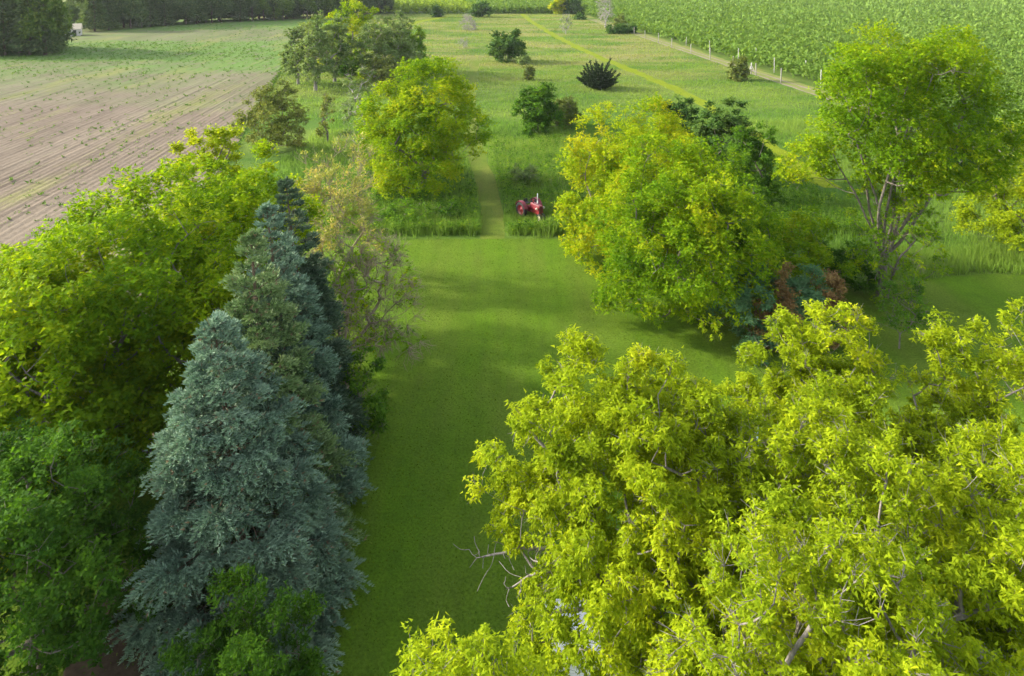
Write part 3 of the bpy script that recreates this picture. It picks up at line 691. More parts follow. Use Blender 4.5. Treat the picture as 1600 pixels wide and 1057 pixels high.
def juniper(label, bx, by, top, hw, seed):
    rng = np.random.default_rng(seed); B = G(bx, by); s = scale_at(B); H = height_for(B, top); R = hw / s
    root = tag(empty('juniper_bush', tuple(B)), label, 'bush')
    P, Q, r0, r1, SB, SD = [], [], [], [], [], []
    for i in range(70):
        az = i * 2.39996; f = (i + .5) / 70; el = math.radians(82 * f ** 1.5 + 6)
        ln = (R * math.cos(el) ** .5 + H * math.sin(el) ** 2 * .35) * rng.uniform(.55, 1.0) * (1.25 if i % 11 == 0 else 1)
        d = np.array([math.cos(az) * math.cos(el), math.sin(az) * math.cos(el), math.sin(el)]); n = 30
        t = np.linspace(0.0, 1, n)
        pts = d * (ln * t)[:, None]; pts[:, 2] += 0.25 + 0.18 * ln * t ** 2
        P.append(pts[:-1]); Q.append(pts[1:]); r0.append(.05 * (1 - t[:-1] * .8)); r1.append(.05 * (1 - t[1:] * .8))
        for k in range(8):
            sel = pts[6:]; SB.append(sel + rng.normal(0, 0.26, sel.shape) * (1.25 - t[6:, None])); SD.append(unit(d + rng.normal(0, .5, sel.shape) + np.array([0, 0, .25])))
    link('trunk', np_mesh('trunk', *frusta(np.concatenate(P), np.concatenate(Q), np.concatenate(r0), np.concatenate(r1), 3)), M['bark_brown'], root)
    SB, SD = np.concatenate(SB), np.concatenate(SD); n = len(SB)
    V, F = leaves(SB, SD, unit(rng.normal(0, 1, (n, 3))), rng.uniform(.3, .6, n), rng.uniform(.1, .2, n), False); V[:, 2] = np.maximum(V[:, 2], .03)
    link('crown', np_mesh('crown', V, F, np.repeat(rng.random(n), 3)), M['juniper'], root)
juniper('dark spiky juniper bush standing alone in the meadow', 935, 139, 90, 36, 111)

# ---- big trees right of the lawn
make_tree('maple_tree', 'big rounded maple right of the tractor, yellow-green on its left', 'tree', 990, 402, 168, 116, 'meadowtree', 121, cb=0.03, cx=996, nleaf=78200, leaf=(0.213, 0.133), ncl=440, tint=(0.68, 0.2), lobes=13, trunk_h=0.14)
make_tree('maple_tree', 'bright green maple in front of the big rounded one, overhanging the lawn', 'tree', 1072, 497, 232, 136, 'meadowtree', 122, cb=0.07, cx=1070, nleaf=78200, leaf=(0.205, 0.123), ncl=440, tint=(0.40, 0.2), lobes=13, trunk_h=0.1, bare=(150, 0.8))
make_tree('leafy_shrub', 'bright green spreading shrub between the maple and the vase-shaped tree', 'shrub', 1238, 462, 340, 78, 'maple', 123, cb=0.02, nleaf=23800, leaf=(0.189, 0.114), ncl=170, tint=(0.5, 0.2), lobes=10, trunk_h=0.08)
make_tree('leafy_shrub', 'dark green low shrub left of the vase-shaped tree foot', 'shrub', 1320, 452, 385, 45, 'fresh', 124, cb=0.0, nleaf=8500, leaf=(0.189, 0.114), ncl=90, tint=(0.2, 0.15), lobes=7, trunk_h=0.08)
make_tree('broadleaf_tree', 'dark green tree behind the big rounded maple', 'tree', 1130, 285, 160, 48, 'darkgreen', 125, cb=0.02, nleaf=24000, leaf=(0.3, 0.19), ncl=160, tint=(0.6, 0.2), lobes=9, quad=False)
make_tree('broadleaf_tree', 'small dark tree top peeking over the rounded maple', 'tree', 1055, 240, 155, 36, 'darkgreen', 126, cb=0.02, nleaf=13000, leaf=(0.3, 0.19), ncl=120, tint=(0.4, 0.2), lobes=8, quad=False)
make_tree('broadleaf_tree', 'mid green tree right of the dark green tree', 'tree', 1178, 318, 200, 44, 'fresh', 127, cb=0.02, nleaf=15300, leaf=(0.238, 0.162), ncl=150, tint=(0.42, 0.2), lobes=9, quad=False)
V7 = [(-0.50, 0, 0.66, 0.30, 0.11), (-0.42, -.3, 0.80, 0.34, 0.12), (-0.15, 0.2, 0.88, 0.34, 0.11), (0.18, -.25, 0.86, 0.34, 0.12), (0.45, 0.1, 0.86, 0.36, 0.12), (0.60, -.1, 0.72, 0.34, 0.12), (0.1, 0.45, 0.80, 0.34, 0.12), (-0.12, -.42, 0.70, 0.32, 0.11), (0.3, -.45, 0.66, 0.32, 0.11), (-0.68, 0.15, 0.60, 0.24, 0.08), (0.05, -0.1, 0.62, 0.30, 0.09)]
make_tree('vase_shaped_tree', 'tall open vase-shaped maple with many stems at upper right', 'tree', 1376, 462, 58, 156, 'maple', 128, cx=1392, explicit=V7, nleaf=68000, leaf=(0.221, 0.133), ncl=520, tint=(0.45, 0.2), trunk_h=0.14, cb=0.42, base_r=0.26, spread=0.12, upright=0.7, bare=(160, 0.8), climb=0.6, multi=True)
make_tree('thin_shrub', 'thin see-through green shrub around the vase-shaped tree foot', 'shrub', 1388, 466, 262, 66, 'meadowtree', 129, cb=0.02, nleaf=10500, leaf=(0.164, 0.104), ncl=210, tint=(0.35, 0.2), lobes=8, bare=(350, 0.7), trunk_h=0.05)
make_tree('thin_sapling', 'thin sparse sapling on the lawn in front of the vase-shaped tree', 'sapling', 1405, 545, 440, 42, 'fresh', 130, cb=0.3, nleaf=2550, leaf=(0.164, 0.095), ncl=60, tint=(0.4, 0.2), lobes=6, bare=(60, 0.5))
make_tree('bush', 'dark green bush behind the vase-shaped tree, near the farm track', 'bush', 1490, 272, 165, 60, 'darkgreen', 131, cb=0.0, nleaf=18000, leaf=(0.32, 0.2), ncl=150, tint=(0.55, 0.2), lobes=9, quad=False)
make_tree('bush', 'mid green bush behind the stems of the vase-shaped tree', 'bush', 1405, 268, 180, 36, 'fresh', 132, cb=0.0, nleaf=5000, leaf=(0.32, 0.2), ncl=100, tint=(0.25, 0.2), lobes=8, quad=False)
make_tree('maple_tree', 'yellow-green maple cut by the right edge of the picture', 'tree', 1612, 402, 200, 98, 'boxelder', 133, cb=0.06, nleaf=37400, leaf=(0.221, 0.133), ncl=240, tint=(0.3, 0.2), lobes=11)
make_tree('evergreen_shrub', 'blue-green evergreen shrub behind the yellow foreground tree', 'shrub', 1172, 545, 420, 52, 'bluegreen', 134, cb=0.0, nleaf=15300, leaf=(0.2, 0.06), ncl=130, tint=(0.5, 0.2), lobes=8, trunk_h=0.06, bark='bark_brown')
make_tree('evergreen_shrub', 'blue-green evergreen shrub between two rust-brown ones', 'shrub', 1252, 540, 420, 44, 'bluegreen', 135, cb=0.0, nleaf=11900, leaf=(0.2, 0.06), ncl=110, tint=(0.45, 0.2), lobes=8, trunk_h=0.06, bark='bark_brown')
make_tree('dying_shrub', 'rust-brown dying evergreen shrub left of the blue-green one', 'shrub', 1213, 550, 418, 32, 'rust', 136, cb=0.0, nleaf=8500, leaf=(0.2, 0.06), ncl=90, tint=(0.5, 0.25), lobes=7, trunk_h=0.06, bark='bark_brown')
make_tree('dying_shrub', 'rust-brown dying evergreen shrub at the right end of the clump', 'shrub', 1292, 545, 434, 30, 'rust', 137, cb=0.0, nleaf=7650, leaf=(0.2, 0.06), ncl=80, tint=(0.5, 0.25), lobes=7, trunk_h=0.06, bark='bark_brown')

# ---- yellow boxelders in the right foreground
BG = 'yellow-green boxelders in the right foreground'
def boxelder(label, bx, by, top, hw, seed, nleaf, cx=None, cb=0.12, L=0.125, tn=0.44, bare=(1200, 0.5), lob=13, ncl=520):
    return make_tree('boxelder_tree', label, 'tree', bx, by, top, hw, 'boxelder', seed, cb=cb, cx=cx, nleaf=int(nleaf * 2.1), leaf=(L * 1.08, L * 0.47), ncl=ncl, tuft=13, droop=0.75, tint=(tn, 0.15), lobes=lob,
                     bark='bark_twig', bare=bare, twigs=2, tipr=0.006, group=BG, spread=0.10, base_r=0.22, trunk_h=0.2, lobe_r=0.36)
boxelder('yellow-green boxelder farthest back, beside the evergreen shrubs', 1255, 1045, 494, 166, 141, 56000)
LEFTBOX = boxelder('yellow-green boxelder overhanging the lawn, leftmost, with dead lower branches', 980, 1170, 552, 196, 142, 66000, cx=968, cb=0.33)
boxelder('yellow-green boxelder at the right edge beside the shaded lawn', 1535, 1085, 512, 155, 143, 48000)
boxelder('yellow-green boxelder in the middle of the foreground group', 1195, 1330, 640, 215, 144, 46000, cb=0.3)
boxelder('yellow-green boxelder in the lower right corner', 1470, 1500, 690, 235, 145, 50000, cb=0.38, L=0.115)
boxelder('nearest yellow-green boxelder, only its top showing at the bottom', 1270, 1800, 850, 230, 146, 34000, cb=0.55, L=0.10)
boxelder('yellow-green boxelder top rising from the bottom edge beside the lawn', 735, 2180, 1020, 140, 147, 22000, cb=0.6, L=0.09, bare=(40, 0.4))


# dead grey branches reaching over the lawn from the leftmost boxelder
def at(px, py, Y):
    a_, b_ = (px - CX) / FPX, (Y0 - py) / FPX; d = np.array([a_, CP + b_ * SP, -SP + b_ * CP]); d *= Y / d[1]
    return np.array([d[0], Y, CAM_H + d[2]])
def dead_branch(parent, pts, r, seed):
    rng = np.random.default_rng(seed); b0 = np.array(parent.location); pts = [np.array(p, float) - b0 for p in pts]
    P = []
    for a_, b_ in zip(pts[:-1], pts[1:]): P += [a_ + (b_ - a_) * i / 4 + rng.normal(0, .03, 3) for i in range(4)]
    P.append(pts[-1]); T = []
    for q in P[4:]:
        for _ in range(4): T.append(q + np.array([rng.normal(-.22, .3), rng.normal(0, .4), rng.normal(.0, .24)]))
    A, par, e = skeleton(P, np.zeros((0, 3)), np.array(T), rng, step=0.16, climb=0.0)
    link('dead_branch', wood_mesh('dead_branch', A, par, r, 0.008, None, 4, flare=1.0), M['bark_twig'], parent)
Yb = LEFTBOX.location.y
dead_branch(LEFTBOX, [at(965, 880, Yb), at(905, 862, Yb + .3), at(850, 855, Yb + .6), at(800, 858, Yb + .8), at(745, 872, Yb + 1.0)], 0.06, 1)
dead_branch(LEFTBOX, [at(965, 905, Yb), at(905, 880, Yb - .2), at(850, 885, Yb - .3), at(800, 918, Yb - .3)], 0.055, 2)
dead_branch(LEFTBOX, [at(985, 935, Yb), at(930, 945, Yb - .5), at(880, 958, Yb - .8), at(830, 965, Yb - 1.0)], 0.055, 3)

# ------------------------------------------------------------------ forest, orchard, posts
def proto_tree(kind, H, R, seed, nl, q):
    rng = np.random.default_rng(seed)
    if kind == 'conifer':
        z = H * (0.08 + 0.92 * rng.random(nl) ** 1.25); rr = R * (1 - z / H) ** .8 * (0.55 + .45 * rng.random(nl) ** .5) * (1 + .22 * np.sin(z * 3.3)) + .1
        az = rng.random(nl) * 6.283; P = np.stack([np.cos(az) * rr, np.sin(az) * rr, z], 1)
        d = unit(np.stack([np.cos(az), np.sin(az), rng.normal(-.3, .35, nl)], 1))
    else:
        lob = [(0, 0, H * .55, R * .7, R * .7, H * .33)] + [(R * .62 * math.cos(a), R * .62 * math.sin(a), H * rng.uniform(.35, .85), R * .42, R * .42, R * .5) for a in np.arange(8) * 2.4]
        T = crown_points(90, lob, rng); T[:, 2] = np.clip(T[:, 2] * H / T[:, 2].max(), 0.3, H)
        i = rng.integers(0, 90, nl); P = T[i] + rng.normal(0, R * .13, (nl, 3)); d = unit(rng.normal(0, 1, (nl, 3)) + np.array([0, 0, -.2]))
    V, F = leaves(P, d, unit(rng.normal(0, .6, (nl, 3)) + np.array([0, 0, .7])), rng.uniform(.7, 1.3, nl) * q, rng.uniform(.5, .9, nl) * q * .8, False); V[:, 2] = np.maximum(V[:, 2], .05)
    c = np.clip(.5 + .22 * rng.normal(0, 1, nl), 0, 1)
    crown = np_mesh('crown', V, F, np.repeat(c, 3))
    zz = np.linspace(-.1, H * .85, 6); ax = np.stack([0.15 * np.sin(zz), 0.1 * np.cos(zz * .7), zz], 1); r = .02 * H * (1 - np.maximum(zz, 0) / H) + .02
    limbs = np.array([[R * .5 * math.cos(a), R * .5 * math.sin(a), H * (.4 + .05 * k)] for k, a in enumerate(np.arange(8) * 2.4)])
    b0 = np.array([[0, 0, H * (.25 + .05 * k)] for k in range(8)])
    trunk = np_mesh('trunk', *merge([frusta(ax[:-1], ax[1:], r[:-1], r[1:], 7), frusta(b0, limbs, np.full(8, .06), np.full(8, .02), 4)]), smooth=True)
    return crown, trunk
PRO = [proto_tree(*a) for a in (('conifer', 17, 3.4, 1, 2600, 1.0), ('conifer', 14, 3.8, 2, 2600, 1.0), ('leafy', 14, 4.6, 3, 3000, 1.0), ('leafy', 12, 5.2, 4, 3000, 1.0), ('leafy', 15, 4.4, 5, 3000, 1.0))]
for c, t in PRO: c.materials.append(M['forest']); t.materials.append(M['bark_brown'])
LITE = []
for c, t in PRO[2:4]:
    c2 = c.copy(); c2.materials.clear(); c2.materials.append(M['forestlight']); LITE.append((c2, t))
def put(pro, name, label, loc, s, rz, group):
    root = tag(empty(name, loc, rz), label, 'tree', group); root.scale = (s, s, s)
    for nm, me in (('crown', pro[0]), ('trunk', pro[1])):
        o = bpy.data.objects.new(nm, me); sc.collection.objects.link(o); o.parent = root
rf = np.random.default_rng(77)
FG = 'trees of the far forest edge'
line = [G(-90, 92), G(92, 88), None, G(140, 51), G(250, 42), G(360, 36), G(470, 30), G(610, 21)]
def edge_trees(a, b, step, depth_rows, label):  # label ends are completed with the kind
    n = max(1, int(np.linalg.norm(b - a) / step)); out = unit((a + b) / 2 * np.array([1, 1, 0]))
    for rrow in range(depth_rows):
        for i in range(n):
            p = a + (b - a) * (i + rf.uniform(.2, .8)) / n + out * (rrow * 6.5 + rf.uniform(0, 3.5)) + out * 2.5
            k = rf.choice(5, p=[.28, .22, .2, .12, .18])
            put(PRO[k], 'forest_conifer' if k < 2 else 'forest_tree', (('pointed conifer ' if k < 2 else 'rounded leafy tree ') + label), (p[0], p[1], 0), rf.uniform(.8, 1.25) * (1 + .1 * rrow), rf.uniform(0, 6.28), FG)
edge_trees(line[0], line[1], 5.0, 4, 'in the forest block at the far left edge of the field')
for a, b in zip(line[3:-1], line[4:]): edge_trees(a, b, 5.2, 4, 'in the long forest edge beyond the ploughed field')
edge_trees(G(95, 43), G(142, 38), 9.0, 2, 'in the forest behind the pale roof')
for bx, by, s, lab in ((412, 33, .7, 'small rounded grey-green tree before the forest edge'), (443, 32, .85, 'rounded bluish green tree before the forest edge'), (480, 30, .95, 'light green tree before the forest beside the grove'), (505, 28, 1.05, 'bright green tree just left of the far grove top')):
    p = G(bx, by); put(LITE[int(bx) % 2], 'rounded_tree', lab, (p[0], p[1], 0), s, bx, 'rounded trees before the forest edge')
put(LITE[0], 'forest_tree', 'bright green tree above the far left forest block', tuple(G(72, 86)), 1.12, 1.0, FG)

def rows(name, label, offs, y_rng, u, nrm, p0, hgt, wid, pal, seed, qk=0.0050, cover=1.9, px_rng=(-60, 1680), maxy=640):
    rng = np.random.default_rng(seed); Ps, qs = [], []
    for off in offs:
        hgt_r = hgt * rng.uniform(.92, 1.06)
        y0 = y_rng[0]
        while y0 < y_rng[1]:
            seg = max(6.0, y0 * 0.05); y1 = min(y0 + seg, y_rng[1]); ym = (y0 + y1) / 2
            base = p0 + nrm * off; x = base[0] + u[0] * (ym - base[1]) / u[1]
            px = CX + FPX * x / ym
            if px_rng[0] < px < px_rng[1] and x > -400:
                q = qk * ym * (0.75 if ym < 140 else 1.0); n = int(seg * cover * (hgt_r + wid) / (q * q * .5))
                y = rng.uniform(y0, y1, n); xx = base[0] + u[0] * (y - base[1]) / u[1]
                z = hgt_r * (0.18 + .82 * rng.random(n) ** .62) * (1 + .07 * np.sin(y * 2.1 + off) + .06 * np.sin(y * .73 + 2 * off))
                prof = np.sqrt(np.clip(1 - ((z / hgt_r - .55) / .62) ** 2, .05, 1))
                Ps.append(np.stack([xx + rng.normal(0, 1, n) * wid * .36 * prof, y, z], 1)); qs.append(np.full(n, q))
            y0 = y1
    P = np.concatenate(Ps); q = np.concatenate(qs); n = len(P)
    d = unit(rng.normal(0, 1, (n, 3)) + np.array([0, 0, .1]))
    V, F = leaves(P, d, unit(rng.normal(0, .6, (n, 3)) + np.array([0, 0, .8])), q * rng.uniform(.8, 1.3, n), q * rng.uniform(.6, 1.0, n), False)
    tn = np.clip(.45 + .12 * rng.normal(0, 1, n) + .12 * np.sin(P[:, 1] * .9 + P[:, 0] * .4), 0, 1)
    return tag(link(name, np_mesh(name, V, F, np.repeat(tn, 3)), M[pal]), label, 'orchard', kind='stuff')
rows('orchard_rows', 'dense green orchard rows covering the upper right beyond the fence', 6.4 + 3.6 * np.arange(0, 135), (48, 640), U, NRM, F0, 3.1, 1.7, 'orchard', 201)
U2 = np.array([(600 - CX) / FPX, 1.0, 0]); U2 /= np.linalg.norm(U2); N2 = np.array([U2[1], -U2[0], 0])
pc = G(604, 22)
rows('orchard_rows', 'lighter yellow-green rows beyond the meadow at top centre', 5.2 * np.arange(0, 10), (374, 640), U2, N2, pc, 3.8, 1.9, 'orchardlight', 202, qk=.0040, cover=2.0)
rows('orchard_rows', 'green rows beyond the far end of the meadow', 52 + 4.2 * np.arange(0, 16), (374, 640), U2, N2, pc, 3.8, 1.9, 'orchard', 203, qk=.0044, cover=2.0)


M['post'] = plain('weathered_post', (0.30, 0.28, 0.25), 0.85, 0.1, vary=0.3, sc_=9)
M['post_pale'] = plain('pale_post', (0.42, 0.41, 0.39), 0.8, 0.1, vary=0.15, sc_=9)
ORD = ['first', 'second', 'third', 'fourth', 'fifth', 'sixth', 'seventh', 'eighth', 'ninth', 'tenth', 'eleventh', 'twelfth', 'thirteenth', 'fourteenth']
def post(label, p, h, r, mat, group, seed, name):
    rng = random.Random(seed); root = tag(empty(name, tuple(p)), label, 'post', group)
    mb = MB(); lx, ly = rng.uniform(-.05, .05), rng.uniform(-.05, .05)
    mb.tube([(0, 0, -.2), (lx * .3, ly * .3, h * .4), (lx, ly, h - .05), (lx, ly, h)], [r * 1.08, r, r * .95, r * .75], 9)
    mb.build('shaft', M[mat], root, True)
    w_ = MB()
    for z in (.35, .8, 1.2): w_.tube([(lx * z / h - r * 1.25, ly, z), (lx * z / h + r * 1.25, ly, z)], .018, 5)
    w_.build('staples', M['steel'], root)
    return root
M['steel'] = plain('dull_steel', (0.32, 0.32, 0.33), 0.5, 0.4, 0.6, 0.1)
fy = [131, 118, 106, 94, 84, 74, 67, 60, 54.4, 50.6]
for i, py in enumerate(fy):
    Y = G(800, py)[1]; p = fence_pt(0, Y)
    post(f'weathered grey fence post beside the farm track, {ORD[i]} from the vase-shaped tree', p, 2.6 if i % 3 else 3.0, 0.10, 'post', 'fence posts along the farm track', i, 'fence_post')
# braced white end post
Y = G(800, 117)[1]; p = fence_pt(-.6, Y); root = tag(empty('braced_post', tuple(p)), 'white braced post with two slanting props beside the farm track', 'post')
MB().tube([(0, 0, -.2), (0, 0, 2.5)], .10, 9).build('shaft', M['post_pale'], root, True)
for sx in (-1, 1): MB().tube([(sx * .9, -.5, -.1), (sx * .05, 0, 1.9)], .07, 8).build('brace', M['post_pale'], root, True)
# pale trellis posts that show among the orchard foliage
k = 0
for off, Y0_, dy, n in ((5.4, 92, 19, 7), (9.6, 96, 24, 5)):
    for i in range(n):
        p = fence_pt(off, Y0_ + dy * i)
        post(f'pale trellis post in the {"front" if off < 6 else "second"} orchard row, {ORD[i]} from the near end', p, 3.3, 0.085, 'post_pale', 'orchard trellis posts', 40 + k, 'trellis_post'); k += 1

# ------------------------------------------------------------------ meadow grass and field weeds
def seg_dist(P, line):
    d = np.full(len(P), 1e9)
    for a, b in zip(line[:-1], line[1:]):
        ab = b - a; t = np.clip(((P - a) @ ab) / max(ab @ ab, 1e-9), 0, 1)
        d = np.minimum(d, np.linalg.norm(P - (a + t[:, None] * ab), axis=1))
    return d
def in_poly(P, poly):
    x, y = P[:, 0], P[:, 1]; c = np.zeros(len(P), bool); n = len(poly)
    for i in range(n):
        x1, y1 = poly[i][:2]; x2, y2 = poly[i - 1][:2]
        s = ((y1 > y) != (y2 > y)) & (x < (x2 - x1) * (y - y1) / (y2 - y1 + 1e-12) + x1); c ^= s
    return c
EY = np.array([p[1] for p in EDGE[::-1]] + [340]); EX = np.array([p[0] for p in EDGE[::-1]] + [EDGE[0][0] - 14])
def grass(name, label, x0, x1, y0, y1, dens, blades, hgt, wid, seed, extra=None):
    rng = np.random.default_rng(seed); n = int((x1 - x0) * (y1 - y0) * dens)
    P = np.stack([rng.uniform(x0, x1, n), rng.uniform(y0, y1, n)], 1)
    px = CX + FPX * P[:, 0] / P[:, 1]
    off = (P - F0[:2]) @ NRM[:2]; foff = (P - FE[:2]) @ NRM[:2]
    keep = (px > -40) & (px < 1650) & ~in_poly(P - np.array([0, 1.0]) * np.abs(rng.normal(0, .28, (n, 1))), lawn_pts) & (seg_dist(P, path_near) > 1.0 + np.abs(rng.normal(0, .15, n))) & (seg_dist(P, path_far) > 1.2 + np.abs(rng.normal(0, .3, n))) & (off < -.6) & (P[:, 0] > np.interp(P[:, 1], EY, EX) + .4)
    if y1 > 250: keep &= seg_dist(P, path_back) > 2.4
    P = P[keep]; n = len(P); tq = G(831, 344)[:2]
    patch = .5 + .5 * np.sin(P[:, 0] * .55 + 1.3 * np.sin(P[:, 1] * .31)) * np.sin(P[:, 1] * .47 + np.sin(P[:, 0] * .23))
    h = hgt * (.55 + .6 * patch) * rng.uniform(.4, 1.4, n) * np.where(np.linalg.norm(P - tq, axis=1) < 2.0, .7, 1.0)
    b = np.repeat(np.arange(n), blades); m = len(b)
    az = rng.random(m) * 6.283; sp = rng.random(m) * .5
    base = np.zeros((m, 3)); base[:, :2] = P[b] + np.stack([np.cos(az), np.sin(az)], 1) * (.18 * hgt) * rng.random((m, 1))
    d = unit(np.stack([np.cos(az) * sp, np.sin(az) * sp, np.ones(m)], 1)); hh = h[b] * rng.uniform(.6, 1.15, m)
    a2 = rng.random(m) * 3.1416; s = np.stack([np.cos(a2), np.sin(a2), np.zeros(m)], 1) * wid * rng.uniform(.6, 1.3, (m, 1))
    V = np.stack([base - s, base + s, base + d * hh[:, None]], 1).reshape(-1, 3)
    tn = np.clip(.4 * patch[b] + .35 * rng.random(m), 0, 1)
    return tag(link(name, np_mesh(name, V, np.arange(3 * m).reshape(-1, 3), np.repeat(tn, 3)), M['grass']), label, 'grass', kind='stuff')
grass('tall_grass', 'tall green grass in the near meadow beyond the lawn', -26, 68, 46, 100, 8.0, 4, 0.85, 0.027, 301)
grass('tall_grass', 'tall uneven grass over the middle of the meadow', -48, 70, 100, 170, 3.2, 4, 0.50, 0.045, 302)
grass('tall_grass', 'pale grass over the far end of the meadow', -80, 75, 170, 370, 0.8, 4, 0.50, 0.10, 303)

grass('tall_grass', 'thick tall grass standing along the far lawn edge', -14, 5.5, 55.4, 60.5, 55.0, 4, 1.0, 0.022, 304)
grass('tall_grass', 'thick tall grass edging the shaded lawn on the right', 22, 46, 46.5, 52.5, 26.0, 4, 0.9, 0.024, 305)

def meadow_weeds():
    rng = np.random.default_rng(331); n = 5200
    P = np.stack([rng.uniform(-16, 30, n), 55.8 + 34 * rng.random(n) ** 1.8], 1)
    P = P[~in_poly(P, lawn_pts) & (seg_dist(P, path_near) > 1.25) & (np.linalg.norm(P - G(831, 346)[:2], axis=1) > 2.0)]; n = len(P); L = 12
    b = np.repeat(np.arange(n), L); m = len(b); h = rng.uniform(.3, 1.0, n)
    az = rng.random(m) * 6.283; base = np.zeros((m, 3)); base[:, :2] = P[b] + rng.normal(0, .12, (m, 2)); base[:, 2] = h[b] * rng.random(m) ** .6
    d = unit(np.stack([np.cos(az), np.sin(az), rng.uniform(-.2, .9, m)], 1))
    V, F = leaves(base, d, unit(rng.normal(0, .5, (m, 3)) + np.array([0, 0, .8])), rng.uniform(.14, .34, m), rng.uniform(.07, .15, m), False)
    tn = np.clip(.45 + .25 * rng.normal(0, 1, n)[b] + .15 * rng.normal(0, 1, m), 0, 1)
    tag(link('meadow_weeds', np_mesh('meadow_weeds', V, F, np.repeat(tn, 3)), M['fresh']), 'leafy green weeds among the tall grass beyond the lawn', 'weeds', kind='stuff')
meadow_weeds()
def lawn_blades():
    rng = np.random.default_rng(321); n = 55000
    Y = 15 + 41 * rng.random(n) ** 1.15; X = rng.uniform(-13, 16, n)
    P = np.stack([X, Y], 1); P = P[in_poly(P, lawn_pts)]; n = len(P)
    az = rng.random(n) * 6.283; base = np.zeros((n, 3)); base[:, :2] = P; base[:, 2] = .01
    s_ = np.stack([np.cos(az), np.sin(az), np.zeros(n)], 1) * rng.uniform(.012, .03, (n, 1)); d = np.stack([rng.normal(0, .035, n), rng.normal(0, .035, n), rng.uniform(.03, .075, n)], 1)
    V = np.stack([base - s_, base + s_, base + d], 1).reshape(-1, 3)
    tag(link('lawn_grass', np_mesh('lawn_grass', V, np.arange(3 * n).reshape(-1, 3), np.repeat(rng.random(n), 3)), M['blade']), 'short mown grass blades of the lawn', 'grass', kind='stuff')
M['blade'] = leaf_mat('lawn_blade', [(0.0, (0.05, 0.10, 0.010)), (0.5, (0.09, 0.165, 0.013)), (1.0, (0.16, 0.22, 0.02))], 0.3)
lawn_blades()

def field_weeds():
    rng = np.random.default_rng(311); C = []
    # clumps follow the rows of the field
    for px, py, ln, n in ((165, 250, 16, 34), (205, 195, 14, 34), (225, 150, 14, 26), (110, 300, 8, 12), (70, 320, 6, 10), (240, 232, 5, 12), (280, 205, 4, 10), (150, 215, 9, 12), (270, 130, 10, 18), (60, 190, 6, 8), (300, 165, 8, 12), (25, 335, 5, 8), (190, 295, 6, 7), (340, 120, 10, 16)):
        c = G(px, py); t = rng.normal(0, ln * .5, n)
        C.append(c[None, :2] + U[None, :2] * t[:, None] + NRM[None, :2] * np.round(rng.normal(0, 1.0, (n, 1))) * .76 + rng.normal(0, .1, (n, 2)))
    n = 5000; Y = rng.uniform(45, 160, n); X = -rng.uniform(0, 1, n) * 130; C.append(np.stack([X, Y], 1)[rng.random(n) < .75])
    n = 30000; Y = rng.uniform(138, 290, n); X = -rng.uniform(.2, 1, n) * 190
    kk = np.sin(X * .05 + 1.5 * np.sin(Y * .045)) + np.sin(Y * .09 + X * .03) * .8; band = np.exp(-((Y + X * .10 - 178) / 26) ** 2) * 1.6 + .25
    C.append(np.stack([X, Y], 1)[rng.random(n) < np.clip(band * (.55 + .4 * kk), 0, 1)])
    ed = [np.array(p[:2]) for p in EDGE]; vg = []
    for a_, b_ in zip(ed[:-1], ed[1:]):
        q = int(np.linalg.norm(b_ - a_) * 9); vg.append(a_ + (b_ - a_) * rng.random((q, 1)) + rng.normal(0, .4, (q, 2)))
    vg = np.concatenate(vg)
    C = np.concatenate(C); C = C[C[:, 0] < np.interp(C[:, 1], EY, EX) - .3]; C = np.concatenate([C, vg]); n = len(C); L = 5
    size = rng.uniform(.1, 1, n) ** 2.5 * .42 + .09; b = np.repeat(np.arange(n), L); m = len(b)
    az = rng.random(m) * 6.283; d = unit(np.stack([np.cos(az), np.sin(az), rng.uniform(.2, 1.6, m)], 1))
    base = np.zeros((m, 3)); base[:, :2] = C[b] + rng.normal(0, .12, (m, 2)); base[:, 2] = rng.uniform(.04, .2, m)
    V, F = leaves(base, d, unit(rng.normal(0, .6, (m, 3)) + np.array([0, 0, .8])), size[b] * rng.uniform(.6, 1.1, m), size[b] * .45, False)
    tag(link('field_weeds', np_mesh('field_weeds', V, F, np.repeat(np.clip(rng.normal(.4, .25, m), 0, 1), 3)), M['weed']), 'green weeds scattered in rows over the ploughed field', 'weeds', kind='stuff')
field_weeds()


